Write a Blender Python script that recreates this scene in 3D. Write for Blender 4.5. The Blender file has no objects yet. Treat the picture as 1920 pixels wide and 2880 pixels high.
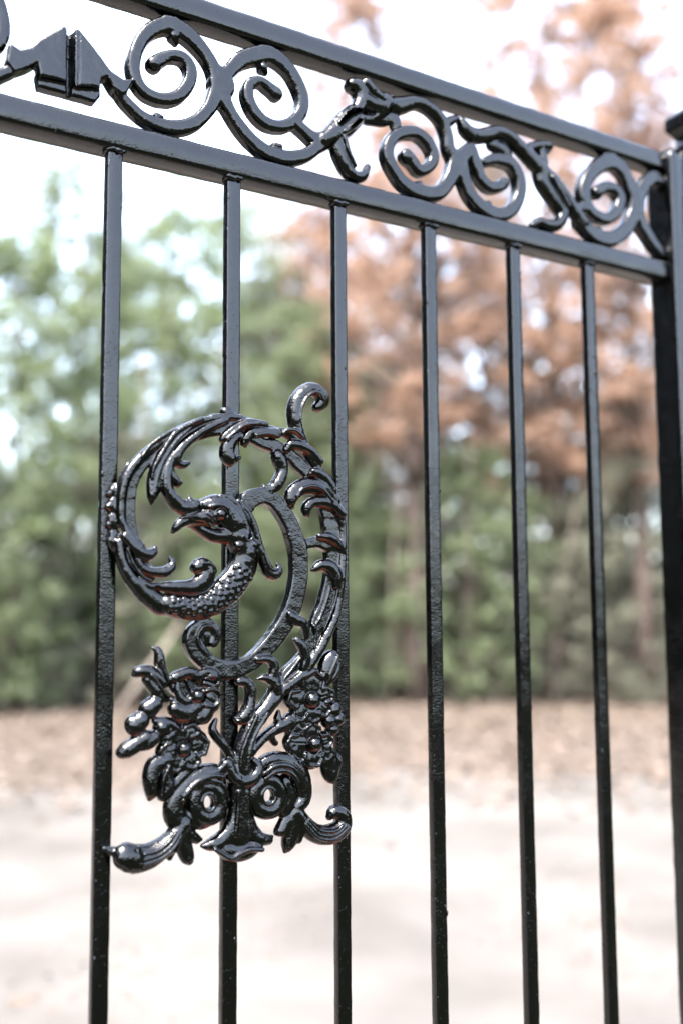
import bpy, bmesh, math, random
import numpy as np
from mathutils import Vector, Matrix, noise as mnoise

random.seed(7)
rng = np.random.default_rng(11)
scene = bpy.context.scene
COL = scene.collection

# ------------------------------------------------------------------ camera, sky, sun, exposure
GATE_Z = 1.67                         # height of the lower rail's underside above the ground
F35, YAW, PITCH, ROLL = 2800.0, 0.53770, 0.10320, -0.00605
CAM = Vector((-0.27569, -0.86554, GATE_Z - 0.43118))
fwd = Vector((math.sin(YAW) * math.cos(PITCH), math.cos(YAW) * math.cos(PITCH), math.sin(PITCH)))
rgt0 = Vector((math.cos(YAW), -math.sin(YAW), 0))
up0 = rgt0.cross(fwd)
rgt = rgt0 * math.cos(ROLL) + up0 * math.sin(ROLL)
upv = -rgt0 * math.sin(ROLL) + up0 * math.cos(ROLL)
cd = bpy.data.cameras.new('camera')
cam = bpy.data.objects.new('camera', cd)
COL.objects.link(cam)
m = Matrix((rgt, upv, -fwd)).transposed().to_4x4()
m.translation = CAM
cam.matrix_world = m
cd.sensor_fit = 'VERTICAL'
cd.sensor_height = 36.0
cd.sensor_width = 24.0
cd.lens = F35 / 2880 * 36.0
cd.clip_start, cd.clip_end = 0.05, 1000
cd.dof.use_dof = True
cd.dof.focus_distance = 0.97
cd.dof.aperture_fstop = 1.95
scene.camera = cam

SUN_EL, SUN_AZ = math.radians(60), math.radians(250)      # azimuth clockwise from +Y: behind the camera
world = bpy.data.worlds.new('World')
scene.world = world
world.use_nodes = True
wn, wl = world.node_tree.nodes, world.node_tree.links
wn.clear()
sky = wn.new('ShaderNodeTexSky')
sky.sky_type = 'NISHITA'
sky.sun_disc = False
sky.sun_elevation = SUN_EL
sky.sun_rotation = SUN_AZ
sky.air_density, sky.dust_density, sky.ozone_density = 1.0, 2.6, 1.0
hs = wn.new('ShaderNodeHueSaturation')
hs.inputs['Saturation'].default_value = 0.68              # overcast: the blue nearly gone
bg = wn.new('ShaderNodeBackground')
bg.inputs['Strength'].default_value = 0.15
wo = wn.new('ShaderNodeOutputWorld')
wl.new(sky.outputs[0], hs.inputs['Color'])
wl.new(hs.outputs[0], bg.inputs['Color'])
wl.new(bg.outputs[0], wo.inputs['Surface'])
sl = bpy.data.lights.new('sun', 'SUN')
sl.energy, sl.angle, sl.color = 1.4, math.radians(22), (1.0, 0.96, 0.9)
so = bpy.data.objects.new('sun', sl)
COL.objects.link(so)
sd = Vector((math.sin(SUN_AZ) * math.cos(SUN_EL), math.cos(SUN_AZ) * math.cos(SUN_EL), math.sin(SUN_EL)))
so.rotation_euler = sd.to_track_quat('Z', 'Y').to_euler()
vs = scene.view_settings
vs.view_transform, vs.look, vs.exposure, vs.gamma = 'Standard', 'None', 3.4, 1.0
vs.use_curve_mapping = False
scene.cycles.use_denoising = True
scene.cycles.max_bounces = 8
scene.cycles.transparent_max_bounces = 8

# ------------------------------------------------------------------ helpers
def tag(o, label=None, cat=None, group=None, kind=None):
    if label: o['label'] = label
    if cat: o['category'] = cat
    if group: o['group'] = group
    if kind: o['kind'] = kind
    return o

def link(name, me, mat=None, parent=None):
    o = bpy.data.objects.new(name, me)
    COL.objects.link(o)
    if mat and me and not me.materials: me.materials.append(mat)
    if parent: o.parent = parent
    return o

def mesh(name, verts, faces, smooth=True):
    me = bpy.data.meshes.new(name)
    verts = np.asarray(verts, np.float32)
    if isinstance(faces, np.ndarray):
        n, k = faces.shape
        me.vertices.add(len(verts)); me.vertices.foreach_set('co', verts.ravel())
        me.loops.add(n * k); me.loops.foreach_set('vertex_index', faces.astype(np.int32).ravel())
        me.polygons.add(n); me.polygons.foreach_set('loop_start', np.arange(0, n * k, k, dtype=np.int32))
        me.update(calc_edges=True); me.validate()
    else:
        me.from_pydata([tuple(v) for v in verts], [], faces)
        me.update()
    me.polygons.foreach_set('use_smooth', [smooth] * len(me.polygons))
    return me

class MB:                                        # collects tubes into one mesh
    def __init__(s): s.v, s.f = [], []
    def tube(s, pts, sides=7, cap=True):         # pts: (x, y, z, r)
        P = [Vector(p[:3]) for p in pts]
        base = len(s.v)
        for i, p in enumerate(P):
            d = (P[min(i + 1, len(P) - 1)] - P[max(i - 1, 0)]).normalized()
            a = d.cross(Vector((0.13, 0.9, 0.4))).normalized(); b = d.cross(a)
            for k in range(sides):
                t = 2 * math.pi * k / sides
                s.v.append(p + (a * math.cos(t) + b * math.sin(t)) * pts[i][3])
        for i in range(len(P) - 1):
            for k in range(sides):
                k2 = (k + 1) % sides
                s.f.append((base + i * sides + k, base + i * sides + k2, base + (i + 1) * sides + k2, base + (i + 1) * sides + k))
        if cap:
            s.f.append(tuple(base + k for k in range(sides))[::-1])
            s.f.append(tuple(base + (len(P) - 1) * sides + k for k in range(sides)))
    def build(s, name, mat, parent=None): return link(name, mesh(name, s.v, s.f), mat, parent)

def new_mat(name):
    mt = bpy.data.materials.new(name); mt.use_nodes = True
    n, l = mt.node_tree.nodes, mt.node_tree.links
    b = n['Principled BSDF']
    return mt, n, l, b

def paint_mat(name, red_undersides):
    mt, n, l, b = new_mat(name)
    tc = n.new('ShaderNodeTexCoord')
    b.inputs['Base Color'].default_value = (0.0004, 0.0004, 0.0005, 1)
    b.inputs['IOR'].default_value = 1.47
    b.inputs['Coat Weight'].default_value = 0.0
    b.inputs['Coat IOR'].default_value = 1.55
    b.inputs['Coat Roughness'].default_value = 0.06
    r1 = n.new('ShaderNodeTexNoise'); r1.inputs['Scale'].default_value = 45; r1.inputs['Detail'].default_value = 5
    mr = n.new('ShaderNodeMapRange'); mr.inputs['From Min'].default_value = .35; mr.inputs['From Max'].default_value = .7
    mr.inputs['To Min'].default_value = .07; mr.inputs['To Max'].default_value = .20
    l.new(tc.outputs['Object'], r1.inputs['Vector']); l.new(r1.outputs['Fac'], mr.inputs['Value']); l.new(mr.outputs[0], b.inputs['Roughness'])
    # paint relief: brush lumps, orange peel, grit
    a1 = n.new('ShaderNodeTexNoise'); a1.inputs['Scale'].default_value = 130; a1.inputs['Detail'].default_value = 3
    a2 = n.new('ShaderNodeTexNoise'); a2.inputs['Scale'].default_value = 520; a2.inputs['Detail'].default_value = 2
    vo = n.new('ShaderNodeTexVoronoi'); vo.inputs['Scale'].default_value = 210
    gr = n.new('ShaderNodeMapRange'); gr.inputs['From Min'].default_value = .0; gr.inputs['From Max'].default_value = .16
    gr.inputs['To Min'].default_value = 1; gr.inputs['To Max'].default_value = 0
    for t in (a1, a2, vo): l.new(tc.outputs['Object'], t.inputs['Vector'])
    l.new(vo.outputs['Distance'], gr.inputs['Value'])
    m1 = n.new('ShaderNodeMath'); m1.operation = 'MULTIPLY_ADD'; m1.inputs[1].default_value = 0.8
    l.new(a2.outputs['Fac'], m1.inputs[0]); l.new(a1.outputs['Fac'], m1.inputs[2])
    m2 = n.new('ShaderNodeMath'); m2.operation = 'MULTIPLY_ADD'; m2.inputs[1].default_value = 0.9
    l.new(gr.outputs[0], m2.inputs[0]); l.new(m1.outputs[0], m2.inputs[2])
    bp = n.new('ShaderNodeBump'); bp.inputs['Strength'].default_value = 0.8; bp.inputs['Distance'].default_value = 0.00048
    pa = n.new('ShaderNodeTexNoise'); pa.inputs['Scale'].default_value = 16; pa.inputs['Detail'].default_value = 2
    pm = n.new('ShaderNodeMapRange'); pm.inputs['From Min'].default_value = .38; pm.inputs['From Max'].default_value = .64
    pm.inputs['To Min'].default_value = .35; pm.inputs['To Max'].default_value = 1.0
    l.new(tc.outputs['Object'], pa.inputs['Vector']); l.new(pa.outputs['Fac'], pm.inputs['Value']); l.new(pm.outputs[0], bp.inputs['Strength'])
    l.new(m2.outputs[0], bp.inputs['Height'])
    l.new(bp.outputs[0], b.inputs['Normal']); l.new(bp.outputs[0], b.inputs['Coat Normal'])
    if red_undersides:     # base colour turns brown-red on downward-facing surfaces, edge broken by noise
        ge = n.new('ShaderNodeNewGeometry'); sp = n.new('ShaderNodeSeparateXYZ')
        l.new(ge.outputs['True Normal'], sp.inputs[0])
        nz = n.new('ShaderNodeTexNoise'); nz.inputs['Scale'].default_value = 70; nz.inputs['Detail'].default_value = 3
        l.new(tc.outputs['Object'], nz.inputs['Vector'])
        ad = n.new('ShaderNodeMath'); ad.operation = 'MULTIPLY_ADD'; ad.inputs[1].default_value = 0.75
        l.new(nz.outputs['Fac'], ad.inputs[0]); l.new(sp.outputs['Z'], ad.inputs[2])
        ms = n.new('ShaderNodeMapRange'); ms.inputs['From Min'].default_value = -.31; ms.inputs['From Max'].default_value = -.48
        l.new(ad.outputs[0], ms.inputs['Value'])
        mx = n.new('ShaderNodeMix'); mx.data_type = 'RGBA'
        mx.inputs['A'].default_value = (0.0004, 0.0004, 0.0005, 1); mx.inputs['B'].default_value = (0.17, 0.040, 0.020, 1)
        l.new(ms.outputs[0], mx.inputs['Factor']); l.new(mx.outputs['Result'], b.inputs['Base Color'])
    return mt

PAINT = paint_mat('black_gloss_paint', False)
CAST = paint_mat('black_gloss_paint_red_below', True)

def leaf_mat(name, c1, c2, c3, transl=0.35, patch=.45):
    mt, n, l, b = new_mat(name)
    ge = n.new('ShaderNodeNewGeometry'); cr = n.new('ShaderNodeValToRGB')
    cr.color_ramp.elements[0].color = (*c1, 1); cr.color_ramp.elements[1].color = (*c3, 1)
    e = cr.color_ramp.elements.new(.5); e.color = (*c2, 1)
    tc = n.new('ShaderNodeTexCoord'); nz = n.new('ShaderNodeTexNoise'); nz.inputs['Scale'].default_value = 1.1; nz.inputs['Detail'].default_value = 2
    l.new(tc.outputs['Object'], nz.inputs['Vector'])
    mr = n.new('ShaderNodeMapRange'); mr.inputs['From Min'].default_value = .32; mr.inputs['From Max'].default_value = .68
    mr.inputs['To Min'].default_value = 0; mr.inputs['To Max'].default_value = 1
    l.new(nz.outputs['Fac'], mr.inputs['Value'])
    mm = n.new('ShaderNodeMix'); mm.inputs['Factor'].default_value = patch
    l.new(ge.outputs['Random Per Island'], mm.inputs['A']); l.new(mr.outputs[0], mm.inputs['B'])
    l.new(mm.outputs['Result'], cr.inputs[0])
    b.inputs['Roughness'].default_value = .5
    b.inputs['Specular IOR Level'].default_value = .05 if name.startswith('dark') else .3
    tr = n.new('ShaderNodeBsdfTranslucent'); mx = n.new('ShaderNodeMixShader'); mx.inputs[0].default_value = transl
    l.new(cr.outputs[0], b.inputs['Base Color']); l.new(cr.outputs[0], tr.inputs['Color'])
    l.new(b.outputs[0], mx.inputs[1]); l.new(tr.outputs[0], mx.inputs[2]); l.new(mx.outputs[0], n['Material Output'].inputs['Surface'])
    return mt

def plain_mat(name, c1, c2, scale, rough=.85, spec=.3):
    mt, n, l, b = new_mat(name)
    tc = n.new('ShaderNodeTexCoord'); t = n.new('ShaderNodeTexNoise'); t.inputs['Scale'].default_value = scale; t.inputs['Detail'].default_value = 6
    cr = n.new('ShaderNodeValToRGB'); cr.color_ramp.elements[0].position = .35; cr.color_ramp.elements[1].position = .68
    cr.color_ramp.elements[0].color = (*c1, 1); cr.color_ramp.elements[1].color = (*c2, 1)
    l.new(tc.outputs['Object'], t.inputs['Vector']); l.new(t.outputs['Fac'], cr.inputs[0]); l.new(cr.outputs[0], b.inputs['Base Color'])
    b.inputs['Roughness'].default_value = rough
    b.inputs['Specular IOR Level'].default_value = spec
    return mt

SAND = plain_mat('pale_sand', (.076, .068, .060), (.124, .114, .103), 1.3)
LAWN = plain_mat('worn_lawn', (.014, .017, .010), (.027, .029, .018), 3, 1.0, .05)
BARK = plain_mat('bark', (.06, .043, .035), (.12, .09, .075), 14)
DEADWOOD = plain_mat('bare_pale_wood', (.13, .105, .085), (.21, .175, .145), 9)
LITTER_BED = plain_mat('leaf_mould', (.07, .054, .043), (.115, .095, .08), 5)
LITTER = leaf_mat('dry_leaves', (.085, .060, .045), (.14, .105, .08), (.20, .16, .13), .2)
GREEN = leaf_mat('green_leaves', (.125, .15, .075), (.165, .20, .11), (.22, .25, .16), .55)
LIGHTGREEN = leaf_mat('light_green_leaves', (.15, .19, .085), (.19, .235, .12), (.25, .28, .18), .55)
GREYGREEN = leaf_mat('grey_green_leaves', (.155, .155, .11), (.19, .19, .14), (.24, .235, .185), .55)
RUST = leaf_mat('dead_rust_needles', (.27, .165, .11), (.34, .22, .155), (.42, .30, .23), .5)
TAN = leaf_mat('dry_tan_leaves', (.23, .18, .14), (.29, .235, .19), (.37, .31, .26), .5)
WOODLEAF = leaf_mat('mixed_wood_leaves', (.24, .20, .155), (.19, .19, .14), (.20, .25, .14), .55, .75)
DARKLEAF = leaf_mat('dark_evergreen_leaves', (.02, .026, .015), (.03, .037, .022), (.04, .045, .03), .2)

# ------------------------------------------------------------------ ground
def sheet(name, pts, z, mat, kind='structure', thick=None):
    me = mesh(name, [(x, y, z) for x, y in pts], [tuple(range(len(pts)))], False)
    return tag(link(name, me, mat), kind=kind)

def at(px, D):                                   # ground point D metres away along the view's column px (photo pixels)
    d = fwd + rgt * ((px - 960) / F35)
    h = Vector((d.x, d.y)).normalized()
    return CAM.x + h.x * D, CAM.y + h.y * D

sheet('ground', [(-400, -400), (400, -400), (400, 400), (-400, 400)], 0.0, LAWN)
def wavy_edge(Dl, Dr, amp, n=60):
    out = []
    for i in range(n + 1):
        px = -2600 + 7200 * i / n
        D = Dl + (Dr - Dl) * i / n + amp * mnoise.noise(Vector((i * .45, Dl, 2)))
        out.append(at(px, D))
    return out
far = wavy_edge(8.2, 9.6, .9)
sheet('driveway', [(-14, -0.35), (22, -0.35)] + far[::-1], 0.004, SAND)
litter_far = wavy_edge(21, 21, .2)
sheet('leaf_litter_bed', wavy_edge(7.4, 8.6, .7) + litter_far[::-1], 0.008, LITTER_BED)

def leaf_quads(C, size, elong=1.6, flat=0.0):
    """leaf cards: C (n,3) centres; each leaf a folded pair of quads is left out - one bent quad"""
    n = len(C)
    a = rng.normal(size=(n, 3)); a[:, 2] *= (1 - flat); a /= np.linalg.norm(a, axis=1)[:, None]
    t = rng.normal(size=(n, 3)); t[:, 2] *= (1 - flat)
    b = np.cross(a, t); b /= np.linalg.norm(b, axis=1)[:, None] + 1e-9
    if flat > .5: b = np.cross(a, np.array([0, 0, 1.]) + .3 * rng.normal(size=(n, 3))); b /= np.linalg.norm(b, axis=1)[:, None]
    s = size * rng.uniform(.6, 1.35, (n, 1))
    nrm = np.cross(a, b)
    V = np.stack([C - a * s * elong / 2, C + b * s * .5 + nrm * s * .12, C + a * s * elong / 2, C - b * s * .5 + nrm * s * .12], 1).reshape(-1, 3)
    return V, np.arange(4 * n).reshape(n, 4)

# leaf litter
pts = []
while len(pts) < 14000:
    px = rng.uniform(-900, 2900); D = 6.4 + 9.8 * rng.beta(1.6, 1.2)
    if D < 8 and rng.random() > (D - 6.0) / 2.2: continue
    x, y = at(px, D); pts.append((x, y, .012 + rng.random() * .05))
for i in range(7):                             # strays on the sand
    x, y = at(rng.uniform(-300, 2300), rng.uniform(2.3, 7.5)); pts.append((x, y, .012 + .01 * rng.random()))
V, Fq = leaf_quads(np.array(pts), .07, 1.5, .85)
tag(link('leaf_litter', mesh('leaf_litter', V, Fq, False), LITTER), 'dry brown fallen leaves strewn between sand and trees', 'leaves', kind='stuff')

# crumbs of bark and grit on the sand
pts = []
for i in range(7000):
    x, y = at(rng.uniform(-700, 2700), 1.6 + 7.2 * rng.random() ** .7)
    if mnoise.noise(Vector((x * .9, y * .9, 3))) + .25 * rng.random() > .12: pts.append((x, y, .008))
V, Fq = leaf_quads(np.array(pts), .016, 1.8, .85)
tag(link('sand_debris', mesh('sand_debris', V, Fq, False), LITTER), 'crumbs of bark and grit lying on the pale sand', 'debris', kind='stuff')

# ------------------------------------------------------------------ trees
def crown_points(n, cx, cy, z0, z1, rad, clumps, clump_r, shape=.5, thin_top=0.0):
    cs = []
    while len(cs) < clumps:
        h = rng.random()
        prof = math.sin(math.pi * min(1, (h * .82 + .16))) ** shape
        rr = rad * prof * math.sqrt(rng.random())
        t = rng.uniform(0, 2 * math.pi)
        if rng.random() < thin_top * h: continue
        cs.append((cx + rr * math.cos(t), cy + rr * math.sin(t), z0 + h * (z1 - z0), clump_r * rng.uniform(.6, 1.4)))
    cs = np.array(cs)
    k = rng.integers(0, len(cs), n)
    d = rng.normal(size=(n, 3)); d /= np.linalg.norm(d, axis=1)[:, None]; d *= (rng.random((n, 1)) ** .55) * 1.25
    P = cs[k, :3] + d * cs[k, 3:4] * np.array([1, 1, .75])
    P[:, 2] = np.maximum(P[:, 2], .06)
    return P, cs

def tree(name, label, cat, px, D, h, rad, z0, mat, leaves, clumps, clump_r, leaf=.06, elong=1.6, lean=0.0, trunk_r=.09, limbs=9, shape=.5, thin=0.0, bark=None, group=None):
    x, y = at(px, D)
    root = tag(link(name, None), label, cat, group)
    root.location = (x, y, 0)
    P, cs = crown_points(int(leaves * (2.5 if 'dead' in name else 2.5 if 'tree' in name else 1.9)), 0, 0, z0, h, rad, int(clumps * 3.6), clump_r * .52, shape, thin)
    P[:, 0] += lean * P[:, 2]
    V, Fq = leaf_quads(P, leaf, elong)
    link('crown', mesh('crown', V, Fq, False), mat, root)
    tb = MB(); pts = []
    for i in range(9):
        t = i / 8
        pts.append((lean * h * t + .12 * mnoise.noise(Vector((px, t * 3, 1))), .12 * mnoise.noise(Vector((px, t * 3, 9))), -.05 + h * .93 * t, trunk_r * (1 - .86 * t) + .006))
    tb.tube(pts, 9); tb.build('trunk', bark or BARK, root)
    for c in cs[rng.permutation(len(cs))[:limbs]]:
        zt = max(.2, c[2] - rng.uniform(.3, 1.2)); t = min(1, zt / (h * .93))
        p0 = Vector((lean * zt, 0, zt)); p1 = Vector((c[0] + lean * c[2], c[1], c[2]))
        mid = (p0 + p1) / 2 + Vector((0, 0, .15))
        r0 = trunk_r * (1 - .86 * t) * .55 + .006
        lb = MB(); lb.tube([(*p0, r0), (*mid, r0 * .6), (*p1, .006)], 6); lb.build('limb', bark or BARK, root)
    return root

def top(y, D): return (GATE_Z - .431) + D * (1729 - y) / 2800     # height that shows at photo row y

TREES = [
 # name, label, cat, px, D, top row, rad, z0, mat, leaves, clumps, clump_r
 ('green_tree', 'light green leafy tree at the far left edge behind the gate', 'tree', 40, 13.5, 700, 1.5, .3, LIGHTGREEN, 5200, 90, .42),
 ('green_tree', 'tall green tree seen left of the first picket bar', 'tree', 215, 14.5, 500, 1.7, .6, GREEN, 5200, 85, .42),
 ('green_tree', 'light green tree seen between the first and second picket bars', 'tree', 470, 14.0, 590, 1.6, .4, LIGHTGREEN, 5200, 85, .42),
 ('green_tree', 'green tree behind the second picket bar, above the bird ornament', 'tree', 660, 15.0, 540, 1.6, .4, GREEN, 4800, 80, .42),
 ('green_tree', 'dense mid green tree seen between the second and third picket bars', 'tree', 850, 13.6, 850, 1.35, .3, GREEN, 5600, 75, .42),
 ('shrub', 'low green shrub at the bottom left edge of the thicket', 'shrub', 30, 12.3, 1330, 1.1, .1, GREEN, 3600, 50, .36),
 ('shrub', 'rounded green shrub left of the bird ornament, beside bare saplings', 'shrub', 330, 12.6, 1230, 1.1, .1, GREYGREEN, 3600, 50, .36),
 ('shrub', 'green shrub seen through the ring of the bird ornament', 'shrub', 600, 12.4, 1380, 1.0, .1, GREEN, 3600, 50, .36),
 ('shrub', 'dark green shrub seen just right of the third picket bar', 'shrub', 1050, 12.9, 1400, 1.05, .1, GREEN, 3600, 50, .36),
 ('shrub', 'wide green shrub seen between the fourth and fifth picket bars', 'shrub', 1330, 12.6, 1270, 1.15, .1, GREEN, 3800, 52, .36),
 ('shrub', 'grey green shrub seen between the fifth and sixth picket bars', 'shrub', 1570, 13.2, 1430, 1.1, .1, GREYGREEN, 3600, 50, .36),
 ('shrub', 'green shrub seen between the sixth picket bar and the post', 'shrub', 1790, 12.8, 1290, 1.1, .1, GREYGREEN, 3600, 50, .36),
 ('green_tree', 'tall wispy pale green tree thinning into the sky at the upper left', 'tree', 130, 18.0, 330, 2.0, 2.5, LIGHTGREEN, 1900, 70, .5),
 ('green_tree', 'wispy pale green tree showing under the rail between first and second picket bars', 'tree', 470, 18.5, 420, 1.9, 2.5, LIGHTGREEN, 1900, 70, .5),
 ('green_tree', 'wispy green tree showing under the rail between second and third picket bars', 'tree', 760, 18.0, 520, 1.8, 2.5, LIGHTGREEN, 2000, 70, .5),
 ('green_tree', 'pale green tree behind the first picket bar, right of the tallest crown', 'tree', 330, 16.5, 720, 1.7, .6, LIGHTGREEN, 5600, 95, .42),
 ('green_tree', 'small green tree between second and third picket bars, below the rust crowns', 'tree', 790, 16.0, 760, 1.5, .5, GREYGREEN, 5200, 90, .42),
 ('green_tree', 'grey green tree between the third and fourth picket bars, beside the dark trunk', 'tree', 1040, 16.0, 1000, 1.3, .3, GREYGREEN, 4600, 80, .42),
 ('green_tree', 'loose grey green tree standing between the fifth and sixth picket bars', 'tree', 1480, 16.0, 1010, 1.6, .3, GREYGREEN, 3800, 80, .42),
 ('green_tree', 'pale green tree near the post, under the rust crown', 'tree', 1760, 16.5, 1080, 1.5, .3, LIGHTGREEN, 3600, 70, .42),
 ('shrub', 'tan dry shrub seen behind the fourth picket bar', 'shrub', 1190, 14.2, 1130, 1.1, .2, TAN, 2600, 42, .36),
]
for nm, lab, cat, px, D, ty, rad, z0, mt, nl, ncl, cr in TREES:
    D *= 1.13 if cat == 'shrub' else 1.07
    tree(nm, lab, cat, px, D, top(ty, D), rad, z0, mt, nl, ncl, cr, trunk_r=.035 if cat == 'shrub' else .08, limbs=8 if cat == 'shrub' else 12,
         thin=.25 if cat == 'tree' else 0)
DEAD = [
 ('dead_conifer', 'rust brown dead conifer with a dark trunk left of the fourth picket bar', 1165, 14.2, 300, 1.5, 3.6, RUST, 3800, 70, .36, .22),
 ('dead_conifer', 'tall rust brown dead conifer whose top clumps hang above the top rail', 1560, 15.5, -260, 2.3, 2.9, RUST, 8000, 95, .5, .17),
 ('dead_conifer', 'rust brown dead conifer at the right edge beside the post', 1800, 14.4, -60, 1.7, 3.0, RUST, 5200, 70, .42, .13),
 ('dead_conifer', 'thin brown dead conifer seen above the rails between second and third picket bars', 1000, 18.5, -160, 1.7, 2.8, RUST, 6000, 90, .42, .11),
 ('dead_conifer', 'hazy rust tree beyond the second and third picket bars, over the green crowns', 880, 18.0, 560, 1.7, 3.0, RUST, 3600, 80, .42, .10),
 ('dead_conifer', 'sparse tan dead tree seen between the fourth and fifth picket bars', 1370, 17.0, 420, 1.9, 1.5, TAN, 4600, 95, .42, .10),
]
for nm, lab, px, D, ty, rad, z0, mt, nl, ncl, cr, tr in DEAD:
    tree(nm, lab, 'tree', px, D, top(ty, D), rad, z0, mt, nl, ncl, cr, leaf=.055, elong=2.6, trunk_r=tr, limbs=26, shape=.6)

for lab, pxa, pxb, D, ya, r in (('thin bare sapling stem at the lower left edge', 25, 70, 13.6, 1500, .022), ('second thin bare sapling stem left of the first picket bar', 150, 130, 13.7, 1450, .018),
  ('tall thin bare stem seen between the first picket bar and the bird ring', 420, 395, 14.1, 1000, .03), ('slanting bare stem seen between the third and fourth picket bars', 1090, 1140, 13.9, 1150, .028),
  ('thin bare stem seen between the fourth and fifth picket bars', 1300, 1325, 13.9, 1250, .024), ('pale leaning bare stem left of the sixth picket bar', 1540, 1640, 14.1, 1370, .03)):
    x, y = at(pxa, D); x2, y2 = at(pxb, D)
    t = tag(link('sapling', None), lab, 'sapling'); t.location = (x, y, 0)
    h = top(ya, D); b = MB()
    b.tube([(0, 0, -.05, r), ((x2 - x) * .4, 0, h * .5, r * .8), (x2 - x, y2 - y, h, r * .4)], 7); b.build('stem', DEADWOOD, t)
x, y = at(330, 12.8); x2, y2 = at(515, 13.3)
t = tag(link('fallen_branch', None), 'pale bare branch leaning slantwise against shrubs left of the bird ornament', 'branch'); t.location = (x, y, 0)
b = MB(); b.tube([(0, 0, 0, .05), ((x2 - x) * .5, (y2 - y) * .5, .55, .045), (x2 - x, y2 - y, top(1745, 13.3), .03)], 8); b.build('limb', DEADWOOD, t)

# woods beyond, reading as one mass (dense low, thinning out upwards), and low woods all round the horizon
def woods(name, label, n, rfun, hmax, size, mat, a0, a1, seed, power=1.25):
    out = []
    while len(out) < n:
        px = rng.uniform(a0, a1); D = rfun()
        x, y = at(px, D)
        hm = hmax * (.8 + .9 * mnoise.noise(Vector((px * .005 + seed, D * .3, 0))))
        z = hm * rng.random() ** power
        out.append((x, y, max(.1, z)))
    V, Fq = leaf_quads(np.array(out), size, 1.5)
    return tag(link(name, mesh(name, V, Fq, False), mat), label, 'woods', kind='stuff')
woods('woods', 'greenish thicket far behind the nearer trees', 24000, lambda: rng.uniform(15.5, 22), 7.0, .11, WOODLEAF, -1500, 3600, 3, 2.0)
out = []
while len(out) < 52000:                          # trees along the lot's left and right sides
    a = rng.uniform(math.radians(-110), math.radians(118)); R_ = rng.uniform(14, 20)
    if math.radians(1) < a < math.radians(62): continue
    hm = (15 if a < 0 else 9) * (.8 + .5 * mnoise.noise(Vector((a * 6, R_ * .3, 4))))
    out.append((CAM.x + R_ * math.sin(a), CAM.y + R_ * math.cos(a), max(.1, hm * rng.random() ** .9)))
V, Fq = leaf_quads(np.array(out), .34, 1.4)
tag(link('side_woods', mesh('side_woods', V, Fq, False), DARKLEAF), 'tall trees closing in the sides of the lot', 'woods', kind='stuff')
woods('brown_thicket', 'brownish twig thicket rising behind the shrubs', 14000, lambda: rng.uniform(17, 22), 9, .10, RUST, 500, 2400, 6, .9)
woods('undergrowth', 'brownish undergrowth beneath the trees', 9000, lambda: rng.uniform(14.2, 17), 1.2, .10, TAN, -1500, 3600, 8)
out = []
for i in range(9000):
    a = rng.uniform(0, 2 * math.pi); R_ = rng.uniform(48, 58)
    hm = 4.2 * (.8 + .5 * mnoise.noise(Vector((math.cos(a) * 6, math.sin(a) * 6, 4))))
    out.append((R_ * math.cos(a), R_ * math.sin(a), hm * rng.random() ** .9))
V, Fq = leaf_quads(np.array(out), 1.0, 1.3)
tag(link('distant_woods', mesh('distant_woods', V, Fq, False), DARKLEAF), 'far belt of trees round the open ground', 'woods', kind='stuff')

# ------------------------------------------------------------------ the gate
gate = tag(link('iron_gate', None), 'glossy black wrought iron gate with scroll frieze, picket bars and cast bird ornament', 'gate')
gate.location = (0, 0, 0)

def bar_mesh(name, p0, p1, a, b, c, step=.007, amp=.00022, seed=0.0):
    """rectangular bar of half-sizes a, b with chamfer c, hand-painted unevenness; along p0 -> p1"""
    p0, p1 = Vector(p0), Vector(p1); L = (p1 - p0).length; n = max(2, int(L / step))
    d = (p1 - p0).normalized()
    ua = Vector((1, 0, 0)) if abs(d.z) > .5 else Vector((0, 0, 1))
    ub = Vector((0, 1, 0))
    prof = []
    for sx, sy, o in ((1, 1, 0), (-1, 1, 1), (-1, -1, 0), (1, -1, 1)):
        c1, c2, c3 = (a * sx, (b - c) * sy), ((a - .29 * c) * sx, (b - .29 * c) * sy), ((a - c) * sx, b * sy)
        prof += [c1, c2, c3] if o == 0 else [c3, c2, c1]
    k = len(prof); V = []; Fc = []
    for i in range(n + 1):
        q = p0 + d * (L * i / n)
        for (x, y) in prof:
            w = q + ua * x + ub * y
            e = 1 + amp / max(a, b) * (1.5 * mnoise.noise(w * 55 + Vector((seed, 0, 0))) + mnoise.noise(w * 160) )
            V.append(q + (ua * x + ub * y) * e)
    for i in range(n):
        for j in range(k):
            j2 = (j + 1) % k
            Fc.append((i * k + j, i * k + j2, (i + 1) * k + j2, (i + 1) * k + j))
    Fc.append(tuple(range(k))[::-1]); Fc.append(tuple(n * k + j for j in range(k)))
    me = mesh(name, V, Fc)
    bm = bmesh.new(); bm.from_mesh(me); bmesh.ops.recalc_face_normals(bm, faces=bm.faces); bm.to_mesh(me); bm.free()
    return me

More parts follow.
